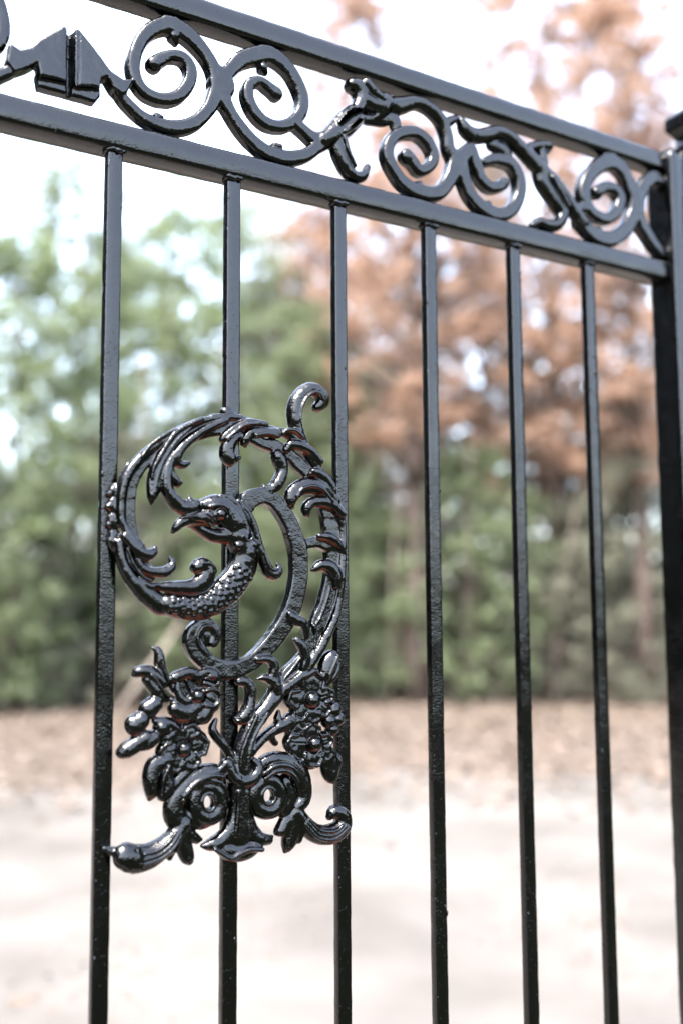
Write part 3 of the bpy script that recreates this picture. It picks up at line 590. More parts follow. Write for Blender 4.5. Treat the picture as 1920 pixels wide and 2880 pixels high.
('volute','r',15,4,0.66,[(158.3,-598.9,1.52),(157.3,-602.8,1.52),(154.7,-605.4,1.51),(151.1,-606.1,1.51),(147.5,-604.7,1.5),(144.9,-601.6,1.5),(143.9,-597.6,1.5),(144.9,-593.7,1.5),(147.5,-591.1,1.51),(151.1,-590.4,1.51),(154.7,-591.8,1.52),(157.3,-594.9,1.52),(158.3,-598.9,1.52)]),
('volute','r',8,9,1.32,[(141.4,-576.6,5.01),(148.5,-568.6,6.06),(161.1,-566.4,7.15),(175.8,-570.7,8.26),(186.9,-581.3,8.67),(190.7,-595.3,8.33),(189.7,-606.4,7.61),(183.2,-612.1,6.53)]),
('volute','r',16,4,0.66,[(146.7,-581.8,1.68),(157.5,-576.4,2.37),(170.3,-577.5,2.4),(179.5,-586.2,2.41),(183.2,-597.8,2.07)]),
('volute','r',17,4,0.66,[(144.9,-576.9,1.68),(157.5,-570.9,2.37),(172.1,-572.8,2.4),(183.2,-583.4,2.07),(186.9,-594.9,1.73)]),
('volute','r',7,8,1.32,[(172.1,-588.8,8.55),(175.8,-601.9,10.27),(170.3,-612.4,8.51)]),
('vase','r',8,10,1.32,[(123.8,-575.2,13.18),(123.8,-587.6,11.51),(123.9,-603.1,10.83),(123.1,-618.4,12.1),(121.4,-630.5,15.48)]),
('vase','r',12,8,0.88,[(103,-570.3,3.89),(109.8,-565.5,5.22),(114.2,-575.9,6.21),(124.7,-583,6.59),(136.1,-580.1,6.32),(141.4,-571.9,5.35),(136.9,-565.3,3.34)]),
('vase','r',9,8,1.32,[(120.5,-615.1,8.16),(115.4,-626.8,9.08),(106,-634.1,8.04),(95.1,-636.9,5.41),(87.5,-636.9,2.06)]),
('vase','r',9,8,1.32,[(129.2,-616,8.22),(134.5,-628.9,8.57),(143.3,-636.4,6.63),(153.1,-639.1,4.68),(156.9,-636.9,2.01)]),
('vase','r',9,9,1.32,[(103.5,-639.1,5.77),(115.5,-645.1,8.89),(129.3,-646,9),(141.6,-642.1,5.95)]),
('vase','r',17,4,0.66,[(96.8,-639.8,1.91),(112.1,-649.2,2.26),(120.6,-646.5,2.27),(131,-643.9,2.29),(143.3,-645.4,2.32)]),
('vase','g',21,6,1.1,[(115.2,-593,1.14),(113.6,-611.3,1.3),(110.2,-627.7,1.29)]),
('vase','g',21,6,1.1,[(123.8,-593.8,1.15),(123.5,-612.3,1.31),(122.6,-629.1,1.31)]),
('vase','g',21,6,1.1,[(132.2,-594.6,1.16),(133.9,-613.4,1.32),(137.1,-630.8,1.32)]),
('vase','r',17,3,0.88,[(119.5,-591.1,1.47),(118.4,-611.8,1.79),(116.2,-629.9,1.95)]),
('vase','r',17,3,0.88,[(128.2,-591.9,1.48),(128.9,-612.9,1.81),(130.1,-631.5,1.97)]),
('foot_scroll','r',9,10,1.32,[(70,-614.2,6.88),(63.6,-620.9,7.77),(58.8,-627.8,8.96),(48.5,-634.7,9.79),(36.7,-639.8,11.19),(24.3,-640.4,12.56),(16.5,-637.3,11.59)]),
('foot_scroll','r',18.5,3,0.66,[(58.2,-620.3,1.08),(51.9,-627.6,1.38),(41.7,-633.7,1.52),(30.4,-635.2,1.35)]),
('foot_scroll','r',18.5,3,0.66,[(60.8,-622.5,1.08),(54.5,-630.8,1.38),(43.3,-637.7,1.52),(30.5,-639.9,1.35)]),
('foot_scroll','r',18.5,3,0.66,[(63.1,-624.4,1.09),(56.8,-633.5,1.39),(44.6,-641.1,1.52),(30.5,-644,1.35)]),
('foot_scroll','r',18,3,0.66,[(24.9,-628.2,1.5),(28.1,-637.3,1.8),(27.5,-647.3,1.5)]),
('foot_scroll','r',4,5,1.32,[(8.9,-633.5,4.43),(2.8,-631.3,3.23),(-1,-629.4,2.34)]),
('leaf','r',8,7,1.32,[(66.8,-622.8,5.92),(70.2,-635.1,6.86),(73.6,-645.2,5.62),(76.3,-650.7,1.56)]),
('leaf','r',7,6,1.32,[(60.5,-632.4,5.26),(57.4,-643.9,2.15)]),
('leaf','r',8,7,1.32,[(70.9,-618.8,5.63),(76.7,-626.2,4.71),(82,-630.5,3.78),(86.2,-631.3,1.58)]),
('foot_scroll','r',9,9,1.32,[(183.2,-616.9,6.87),(190.6,-628.1,8.28),(203.7,-639.1,9.05),(220.8,-641.9,9.88),(233.5,-636,9.27),(234.1,-625.5,7.51),(224.8,-620.9,6.39),(219,-625.5,3.18)]),
('foot_scroll','r',17.5,3,0.66,[(188.5,-627.6,1.21),(202.8,-641.8,1.56),(220.8,-644.6,1.59),(236.3,-635.8,1.43)]),
('foot_scroll','r',17.5,3,0.66,[(190.6,-625.7,1.21),(203.7,-638.3,1.57),(220.8,-641.1,1.59),(232.9,-634.3,1.43)]),
('foot_scroll','r',17.5,3,0.66,[(192.6,-623.8,1.21),(204.5,-634.9,1.57),(220.9,-637.5,1.59),(229.5,-632.9,1.42)]),
('leaf','r',8,8,1.32,[(181.3,-619.9,8.23),(178.5,-635.5,8.53),(174.8,-646.1,5.43),(171.5,-652.3,1.69)]),
('leaf','r',8,7,1.32,[(173.9,-623.9,6.81),(168.4,-631.2,6.1),(163.4,-633.8,3.03)]),
('leaf','r',8,7,1.32,[(188.7,-631.9,5.16),(185,-642.6,3.77)]),
('flower','f',6,6,1.65,[(190.9,-499.5,11.63),(198.1,-512.9,18.57),(198,-524.4,14.83)]),
('flower','r',6.5,7.5,0.99,[(198.8,-503.8,11.62),(199.5,-496.9,14.85)]),
('flower','r',7.5,7.5,0.99,[(206.7,-510.3,7.41),(213.8,-508.7,9.5)]),
('flower','r',6.5,7.5,0.99,[(188.9,-511.3,8.15),(181.5,-510.5,10.33)]),
('flower','r',7.5,7.5,0.99,[(205.1,-517.5,7.11),(210.9,-521.8,9.1)]),
('flower','r',6.5,7.5,0.99,[(191.5,-519.1,7.03),(186.1,-524.6,8.92)]),
('flower','r',7.5,7.5,0.99,[(198.8,-520.3,6.79),(199.4,-526.9,8.65)]),
('flower','r',13,4.5,0.99,[(188.3,-498.9,2.16),(188,-495.2,2.16),(187.8,-490.8,2.17),(192.2,-488.8,2.17),(196,-487.2,2.18),(200.5,-485.3,2.19),(204.6,-488,2.2),(208.1,-490.4,2.2),(212.2,-493.3,2.21),(211.1,-497.6,2.2),(210.2,-501.3,2.2)]),
('flower','g',16,5,0.88,[(198.8,-504.6,1.74),(199.7,-494.1,1.17)]),
('flower','r',14,4.5,0.99,[(209.7,-503.7,1.39),(211.8,-501.8,1.4),(214.9,-501.7,1.4),(217.3,-503.6,1.4),(220.2,-504.5,1.41),(221.8,-506.9,1.41),(220.9,-509.5,1.41),(221.2,-512.1,1.4),(219.4,-514.2,1.4),(216.3,-514.5,1.4),(213.6,-515.7,1.4)]),
('flower','g',16,5,0.88,[(205.9,-510.5,1.11),(216.7,-508.1,0.75)]),
('flower','r',13,4.5,0.99,[(183.5,-517.3,1.52),(180.4,-518.5,1.52),(177.6,-516.5,1.51),(175.3,-514.6,1.51),(172.6,-512.6,1.51),(173.4,-509.6,1.51),(174.3,-507.2,1.51),(175.2,-504.3,1.51),(178.6,-503.8,1.52),(181.6,-503.6,1.52),(185.1,-503.2,1.53)]),
('flower','g',16,5,0.88,[(189.7,-511.4,1.22),(178.5,-510.2,0.81)]),
('flower','r',14,4.5,0.99,[(213.6,-515.7,1.34),(216.2,-517,1.34),(217,-519.5,1.34),(218.7,-521.7,1.35),(218.5,-524.2,1.35),(216.1,-525.7,1.34),(214.7,-527.8,1.34),(211.9,-528.6,1.34),(209.2,-527.3,1.33),(206.3,-527,1.33),(204.2,-525.1,1.33)]),
('flower','g',16,5,0.88,[(204.5,-517,1.07),(213.2,-523.5,0.71)]),
('flower','r',13,4.5,0.99,[(193.7,-527.4,1.32),(191.5,-529,1.32),(189.2,-530,1.31),(186.8,-531.6,1.31),(184.1,-530.3,1.31),(181.9,-529,1.31),(179.2,-527.6,1.3),(179.1,-525,1.3),(179.5,-522.8,1.3),(179.6,-520.2,1.31),(182.3,-519.2,1.31)]),
('flower','g',16,5,0.88,[(192.1,-518.4,1.06),(184,-526.8,0.7)]),
('flower','r',14,4.5,0.99,[(206.4,-524.7,1.28),(205.8,-527.1,1.28),(206.2,-529.5,1.28),(205,-531.7,1.28),(202.2,-532.1,1.27),(199.9,-533.3,1.27),(197.1,-533.1,1.27),(195.3,-531,1.27),(193,-529.7,1.26),(191.8,-527.4,1.26),(193.2,-525.2,1.27)]),
('flower','g',16,5,0.88,[(198.7,-519.6,1.02),(199.6,-529.6,0.68)]),
('flower','g',15,5,1.1,[(198.1,-512.3,9.55)]),
('flower','r',13,9,0.44,[(198.1,-512.3,7.07)]),
('flower_bud','r',9,9,1.32,[(213.5,-491.7,5.67),(217.1,-481.3,8.74),(221.3,-472.6,7.06),(223.9,-468.3,2.49)]),
('flower_bud','r',10,7,1.32,[(216.5,-497.1,2.84),(224.2,-490.4,3.62),(228.8,-480.8,2.68),(231.3,-478.4,0.96)]),
('flower_bud','r',18,3,0.66,[(215.5,-489.2,0.95),(220.7,-478.8,1.14),(224.9,-470.1,0.77)]),
('berry','r',9,9,0.44,[(223.9,-523.3,7.57)]),
('berry','r',9,9,0.44,[(228.3,-532.7,6.86)]),
('berry','r',9,9,0.44,[(222.4,-542.3,6.1)]),
('berry','r',9,9,0.44,[(218.6,-533.8,7.17)]),
('flower','f',6,6,1.65,[(186.1,-536.8,11.52),(195.5,-550.4,16.66),(198.3,-562.8,14.74)]),
('flower','r',6.5,7.5,0.99,[(190.5,-545.8,8.11),(182.4,-539,10.29)]),
('flower','r',7.5,7.5,0.99,[(189,-552.9,7.54),(179.5,-551.7,9.54)]),
('flower','r',6.5,7.5,0.99,[(191.5,-558.8,7.82),(184.2,-562.5,9.91)]),
('flower','r',7.5,7.5,0.99,[(200.2,-561.4,8.72),(199.8,-567.3,11.1)]),
('flower','r',6.5,7.5,0.99,[(207.2,-559.5,7.64),(212.6,-563.8,9.77)]),
('flower','r',7.5,7.5,0.99,[(207.2,-553.2,6.8),(212.7,-552.4,8.7)]),
('flower','r',6.5,7.5,0.99,[(199.9,-547.8,7.61),(199.3,-542.5,9.7)]),
('flower','r',13,4.5,0.99,[(179.2,-545.2,1.51),(176.7,-543.5,1.5),(173.9,-541.6,1.5),(174.4,-538.7,1.5),(174.9,-536.1,1.5),(175.5,-533.2,1.51),(178.8,-532.5,1.51),(181.7,-532,1.51),(185.1,-531.4,1.52),(187.4,-533.9,1.52),(189.4,-536,1.52)]),
('flower','g',16,5,0.88,[(191.4,-546.6,1.22),(179.1,-536.2,0.81)]),
('flower','r',14,4.5,0.99,[(181.4,-557.7,1.4),(178.6,-558.7,1.4),(175.6,-557.7,1.4),(174.2,-555.3,1.4),(171.8,-553.4,1.39),(171.3,-550.7,1.39),(173.2,-548.7,1.4),(174,-546.1,1.4),(176.6,-544.8,1.4),(179.6,-545.6,1.4),(182.7,-545.3,1.41)]),
('flower','g',16,5,0.88,[(190,-553,1.13),(175.8,-551.2,0.75)]),
('flower','r',13,4.5,0.99,[(190.3,-567,1.46),(188.8,-569.5,1.46),(185.4,-569.3,1.46),(182.5,-568.9,1.45),(179.1,-568.5,1.45),(177.7,-565.8,1.45),(176.7,-563.3,1.45),(175.4,-560.5,1.45),(177.6,-558.5,1.45),(179.6,-556.9,1.45),(181.9,-554.9,1.46)]),
('flower','g',16,5,0.88,[(192.4,-558.4,1.17),(181.3,-564,0.78)]),
('flower','r',14,4.5,0.99,[(209,-565.7,1.64),(209.5,-568.9,1.64),(207.1,-571.1,1.64),(206,-573.9,1.64),(202.9,-575.4,1.63),(199.4,-574.3,1.63),(195.8,-574.4,1.63),(192.8,-572.5,1.62),(192.1,-569.3,1.62),(190.3,-566.5,1.62),(190.8,-563.5,1.62)]),
('flower','g',16,5,0.88,[(200.2,-560.8,1.31),(199.6,-569.6,0.87)]),
('flower','r',13,4.5,0.99,[(215.9,-557,1.44),(218,-559.3,1.44),(219.5,-561.6,1.45),(221.5,-564,1.45),(220.1,-566.5,1.45),(218.4,-568.4,1.44),(216.8,-570.8,1.44),(213.4,-570.5,1.44),(210.6,-569.9,1.43),(207.2,-569.4,1.43),(205.9,-566.8,1.43)]),
('flower','g',16,5,0.88,[(206.6,-559.1,1.15),(214.8,-565.6,0.77)]),
('flower','r',14,4.5,0.99,[(208.4,-546.6,1.28),(211.3,-546.8,1.28),(213.9,-546.2,1.28),(216.7,-547,1.29),(217.9,-549.4,1.29),(219.8,-551.2,1.29),(220.3,-553.6,1.29),(218.4,-555.4,1.29),(217.4,-557.6,1.28),(215,-558.8,1.28),(212.2,-557.9,1.28)]),
('flower','g',16,5,0.88,[(206.6,-553.3,1.02),(214.8,-552,0.68)]),
('flower','r',13,4.5,0.99,[(192.2,-544.8,1.42),(191.9,-542.3,1.42),(191.1,-539.5,1.42),(193.4,-537.7,1.42),(195.9,-536.6,1.42),(198.5,-534.9,1.43),(201.5,-536.2,1.43),(203.9,-537.7,1.43),(206.9,-539.1,1.44),(207.1,-542,1.44),(206.6,-544.4,1.43)]),
('flower','g',16,5,0.88,[(200,-548.4,1.14),(199.1,-540.3,0.76)]),
('flower','g',15,5,1.1,[(200.6,-554.3,9.03)]),
('flower','r',13,9,0.44,[(200.6,-554.3,6.69)]),
('leaf','r',8,7,1.32,[(215.5,-563.2,7.11),(220.3,-575.1,9.62),(221.6,-585,7.48),(222.7,-592.5,2.14)]),
('leaf','r',8,6,1.32,[(225.2,-565.6,2.51),(230,-572.5,3.59),(229,-580.7,2.15)]),
('bird_ornament','r',3,7,3.3,[(2.9,-313.5,1.64),(1,-319.3,3.76),(2.3,-325.7,3.1),(-0,-332.3,4.23),(2.1,-339.5,3.26),(0.6,-346.8,4.55),(2.4,-354.8,3.41),(1.3,-362,4.38),(2.3,-370,3.56),(3.2,-374.8,1.62)]),
('bird_ornament','r',5,7,2.2,[(-3.1,-322.8,1.95)]),
('bird_ornament','r',5,7,2.2,[(4.7,-323.2,1.8)]),
('bird_ornament','r',5,7,2.2,[(-3.7,-334.1,2.11)]),
('bird_ornament','r',5,7,2.2,[(4.1,-335.3,1.96)]),
('bird_ornament','r',5,7,2.2,[(-1.9,-342.9,1.62)]),
('bird_ornament','r',5,7,2.2,[(5.6,-345.8,1.96)]),
('bird_ornament','r',5,7,2.2,[(-3,-350.2,2.1)]),
('bird_ornament','r',5,7,2.2,[(4.5,-357.1,1.79)]),
('bird_ornament','r',5,7,2.2,[(-1.5,-364.5,1.94)]),
('bird_ornament','r',5,7,2.2,[(5.5,-367.5,1.63)]),
('bird_ornament','r',5,7,2.2,[(0.3,-328.3,1.47)]),
('bird_ornament','r',5,7,2.2,[(1.4,-343.5,1.63)]),
('bird_ornament','r',5,7,2.2,[(-0,-357.3,1.46)]),
('bird_ornament','r',2,6,1.32,[(110.4,-237.3,5.44),(116.1,-239.3,5.47)]),
]
FRIEZE = [
('diamond_boss','p',-4,9,1.5,[(-38.4,105),(-22.9,90),(-7.6,73.5),(4.6,68.5),(14.6,71.3),(7.9,55.3),(3.4,52.5),(-5.1,56.4),(-11.7,66.2),(-16.4,62.5),(-17.5,53.6),(-37.6,49.7)]),
('diamond_boss','p',-4,9,1.5,[(-50.8,104.5),(-73.4,83.8),(-81.5,73.9),(-89.7,69.2),(-99.4,72.9),(-101.6,54.5),(-94.6,46.3),(-82.4,54.2),(-74.5,61.3),(-71.8,49.5),(-50.2,51.1)]),
('diamond_boss','p',-5,9,1.5,[(-51.8,103),(-37.2,103.8),(-36.4,49.5),(-51.3,51.4)]),
('diamond_boss','p',-8,7,3,[(-74.4,55.1),(-72.4,42.5),(-49,42.4),(-20.2,41.8),(-15.3,49.2),(-16.4,59.4),(-37,56.7),(-51.5,57.1)]),
('diamond_boss','g',7,16,0.6,[(-45.2,113.9,3.58),(-45,77.2,3.85),(-44.7,37.8,3.54)]),
('diamond_boss','r',4,2.5,1.5,[(-40.3,103.2,1.05),(-40,77.2,1.19),(-39.7,49.1,1.04)]),
('scroll_a','f',-5,8,1.5,[(104.5,93.4,10.06),(95,112.2,7.35),(81.4,127.1,7.95),(65.6,137,9.01),(49.2,138.4,8.41),(34.9,130.6,7.67),(23.2,115.8,6.95),(16.8,98.7,6.58),(15.5,82.6,6.55),(20.8,69.9,6.25),(29.5,63.2,6.29),(43.8,61.7,6.04),(59.8,68.8,6.45),(71,84.8,6.53),(72.9,100,6.55),(65,109.6,6.2),(52,108,5.49),(40.9,100.3,6.71),(36.2,95.2,6.99)]),
('scroll_a','f',-5,8,1.5,[(1.8,56.7,5.22),(10.3,48.2,5.56),(24.4,39.1,5.93),(40.9,35.5,6.95),(58.5,36.9,7.37),(76.4,45.8,7.17),(91.2,62.7,6.94),(99.5,80.5,8.34),(104.5,95.1,10.07)]),
('scroll_a','f',-5,8,1.5,[(45.6,45,2.22),(39.2,44.1,3.48),(36.9,39.5,3.15)]),
('scroll_a','f',-5,8,1.5,[(47.6,141.1,7.27),(55.7,142.8,6.51)]),
('scroll_a','f',-5,8,1.5,[(55.8,129,4.87),(58.3,124.1,2.93)]),
('scroll_a','f',-5,8,1.5,[(104.4,105,7.56),(109.6,94.9,10.44),(108,84.5,8.4)]),
('scroll_b','f',-5,8,1.5,[(101.8,93.6,9.71),(113.6,109.5,7.45),(127.5,126.1,8.58),(145.1,136.4,9.41),(161.3,141.2,9.18),(178.7,133.4,7.86),(190.8,119.6,7.55),(197.3,103.2,7.21),(194.5,86.9,6.82),(183.3,73.7,6.39),(168.7,66.5,6.32),(152.4,67.4,6.59),(140.3,77.6,6.54),(134.3,91.1,6.18),(137.2,103.3,5.86),(147.9,109.2,5.22),(158.7,105.4,5.96),(167.2,101,6.34)]),
('scroll_b','f',-5,8,1.5,[(103.5,87.5,9.21),(114.7,69.1,6.74),(129.6,51.5,7.14),(145.4,40.2,7.55),(159.7,35.3,7.98),(179.6,35.4,7.75),(200,43.3,7.16),(214.1,55.7,7.25),(224.7,65.3,8.41)]),
('scroll_b','f',-5,8,1.5,[(165,45.4,3.49),(170.5,45,3.85)]),
('scroll_b','f',-5,8,1.5,[(150.5,142.2,7),(159.5,143.2,6.7)]),
('scroll_b','f',-5,8,1.5,[(152.3,124.9,4.9),(155.9,121.7,2.8)]),
('scroll_b','f',-5,8,1.5,[(187,76.4,6.41),(199.1,69.2,6.46),(211.3,63.7,7.6),(224.7,67,8.41)]),
('leaf_ornament_a','r',-4,11,1.2,[(220.8,64.3,8.39),(236.3,77,11.08),(250.1,91.1,13.46),(260.1,101.7,12.83)]),
('leaf_ornament_a','r',5,5,0.8,[(238.3,84.5,3.7),(250.2,98.2,4.87),(262.2,104.9,3.78)]),
('leaf_ornament_a','r',5,5,0.8,[(244.1,77.2,2.97),(258,89.6,3.76),(268.1,99.3,2.66)]),
('leaf_ornament_a','r',-4,10,1.2,[(260.2,106.1,6.8),(268.3,117.2,8.75),(270.4,128.6,10.68),(264.5,135.9,10.27),(258.4,136,7.95)]),
('leaf_ornament_a','r',-3,10,1.2,[(272.4,121.9,9.54),(288.7,120.9,9.27),(300.1,127.6,10.91),(292.7,112.9,5.41),(288.5,108.2,3.08)]),
('leaf_ornament_a','r',4,5,1.2,[(272.6,140,4.98),(282.6,132,5.01),(292.8,127.5,4.26)]),
('leaf_ornament_a','r',-5,9,1.2,[(240.2,74.4,11.48),(243,57.6,10.37),(249.8,43.4,8.54),(259.6,35.2,7.1),(271.5,38.3,6.03),(277.7,49.1,4.17)]),
('leaf_ornament_a','r',4,4,0.8,[(244.1,71.9,2.6),(249.9,55.7,2.6),(257.6,43.5,2.24)]),
('leaf_ornament_a','r',-5,9,1.2,[(299,127.4,9.73),(317.9,129.7,10.26),(339.4,139.2,8.42),(358.9,138,8.13),(376.4,127.6,8.21),(384.5,110.8,8.24),(386.9,96.4,9.06),(395.6,83.4,10.75)]),
('leaf_ornament_a','r',-8,6,1.2,[(280.3,106.1,6.89),(296.8,110.4,8.53),(311.4,116.1,9.41),(317.6,106.7,7.86),(318.5,96,6.68)]),
('leaf_ornament_a','r',-4,8,1.2,[(380.8,124,6.17),(389.9,130.2,5.8),(397.9,136.1,3.75)]),
('scroll_c','f',-5,8,1.5,[(396.7,81.8,10.76),(386.1,58.7,8.6),(370.2,40.3,8.48),(348.3,35.5,8.75),(327.1,38.9,8.23),(310.9,52.4,7.38),(302.8,68.5,7.35),(307.2,85.9,7.01),(321.7,98.3,7.09),(340.9,103.2,7.19),(356.4,96.3,7.26),(364.5,83.4,6.88),(359.8,69.7,6.44),(345.6,60.5,6.37),(336,68.3,7.13),(328,73.2,7.88)]),
('scroll_c','f',-5,8,1.5,[(339.9,43.6,3.17),(345.3,45.4,3.58)]),
('scroll_d','f',-5,8,1.5,[(473,102.6,7.85),(484.8,93.7,7.91),(491.6,75.6,7.92),(486.1,54.9,7.87),(471,38.1,8.21),(451.8,32.2,8.95),(430.8,36.9,8.84),(415,49,8.34),(406.3,65.9,8.31),(401,83.6,10.79)]),
('scroll_d','f',-5,8,1.5,[(401.1,87.4,10.38),(416.3,102.4,7.99),(421.2,94.1,7.58),(426.2,83.8,7.6),(432.8,70.1,7.19),(445.6,63.4,6.82),(461.1,68.4,6.47),(466.8,73.5,6.06)]),
('scroll_d','f',-5,8,1.5,[(436.9,92.1,5.53),(453.7,99.5,6.89),(472.9,100.6,7.42)]),
('scroll_d','f',-5,8,1.5,[(439.1,42.5,3.39),(443.8,43.5,3.4)]),
('leaf_ornament_b','r',-4,9,1.2,[(405.6,133.1,5.45),(413.4,123.6,8.84),(430.7,122.3,9.36),(459.4,134,8.25),(478.7,131.4,8.35),(493.2,123.2,9.75),(512.7,112.1,11.21),(530,101.2,10.41)]),
('leaf_ornament_b','r',-8,6,1.2,[(454.2,119.5,8.64),(471,117.8,10.04),(478,107.7,6.57)]),
('leaf_ornament_b','r',-4,9,1.2,[(502.9,117.6,5.8),(508.2,126.9,6.27),(526.1,134.3,6.35),(539.4,136.2,5.49),(537.3,129,3.19)]),
('leaf_ornament_b','r',-4,8,1.2,[(525.9,129.2,5.44),(529.1,114,7.7)]),
('leaf_ornament_b','r',-5,9,1.2,[(524.8,99,9.92),(529.5,88.1,11.74),(538,78,10.89),(549.1,66.5,9.58),(559.1,55.5,8.71),(550.7,40.8,7.74),(535.2,35.3,8.1),(520.1,36.2,6.69),(509.9,31,3.99)]),
('leaf_ornament_b','r',-4,9,1.2,[(532.5,100.8,7.71),(543.8,95.3,8.67),(560.1,80.9,8.74),(576.4,64.2,8.81),(590.4,49.9,9.34)]),
('leaf_ornament_b','r',4,4,0.8,[(537.3,93.9,3.18),(549.6,78.6,3.66),(562,63.2,3.22)]),
('scroll_e','f',-5,8,1.5,[(587.7,50.4,9.33),(611.3,37.2,9.92),(638.8,38.4,10.09),(664.8,55.6,10.27),(680.2,77.7,10.4),(686.9,96,12.95)]),
('scroll_e','f',-5,8,1.5,[(687,98.1,12.46),(673.8,120.7,9.92),(663.1,135.2,10.36),(643.6,140.7,10.98),(620.9,129.5,10.09),(601.5,108.5,9),(594.7,88.5,8.94),(600,73.3,8.01),(615.2,64.2,7.6),(634.5,64.4,7.69),(651.3,77.9,7.79),(657.8,96,7.83),(647.6,106.4,7.31),(630.8,104.7,7.23),(617.2,94.5,7.64)]),
('scroll_e','f',-5,8,1.5,[(634,143.1,8.25),(643.9,145.9,8.3)]),
('scroll_e','f',-5,8,1.5,[(575.2,67,6.03),(599.3,70.1,6.12)]),
('scroll_e','f',-5,8,1.5,[(614.4,45.6,3.79),(619.9,46.7,3.8)]),
('scroll_f','f',-5,8,1.5,[(687,98.1,12.46),(696.5,113,10.04),(706.7,128.1,9.61),(722.9,138.7,9.21),(733.1,133,6.68)]),
('scroll_f','f',-5,8,1.5,[(686.8,93.9,12.45),(690.4,79.8,9.47),(700.2,62.7,8.75),(716.4,46.7,8.32),(730.6,36.6,7.61)]),
('scroll_a','r',-5,9.5,1.5,[(36.2,95.2,7.95)]),
('scroll_b','r',-5,9.5,1.5,[(166.5,101.6,7.4)]),
('scroll_c','r',-5,9.5,1.5,[(329.3,72.7,9.07)]),
('scroll_d','r',-5,9.5,1.5,[(466,72.8,7.36)]),
('scroll_e','r',-5,9.5,1.5,[(618.3,95.3,9.08)]),
('scroll_f','r',-5,9.5,1.5,[(732.5,134,8.23)]),
]

def catmull(pts, step):
    P = np.array(pts, float)
    if len(P) < 3: return P
    Q = np.vstack([2 * P[0] - P[1], P, 2 * P[-1] - P[-2]]); out = []
    for i in range(1, len(Q) - 2):
        n = max(1, int(np.hypot(*(Q[i + 1] - Q[i])[:2]) / step))
        for k in range(n):
            t = k / n
            out.append(.5 * (2 * Q[i] + (Q[i + 1] - Q[i - 1]) * t + (2 * Q[i - 1] - 5 * Q[i] + 4 * Q[i + 1] - Q[i + 2]) * t * t + (3 * Q[i] - Q[i - 1] - 3 * Q[i + 1] + Q[i + 2]) * t ** 3))
    out.append(P[-1]); out = np.array(out); out[:, 2] = np.maximum(out[:, 2], .25)
    return out

def smin(a, b, k):
    h = np.clip(.5 + .5 * (b - a) / k, 0, 1)
    return b + (a - b) * h - k * h * (1 - h)

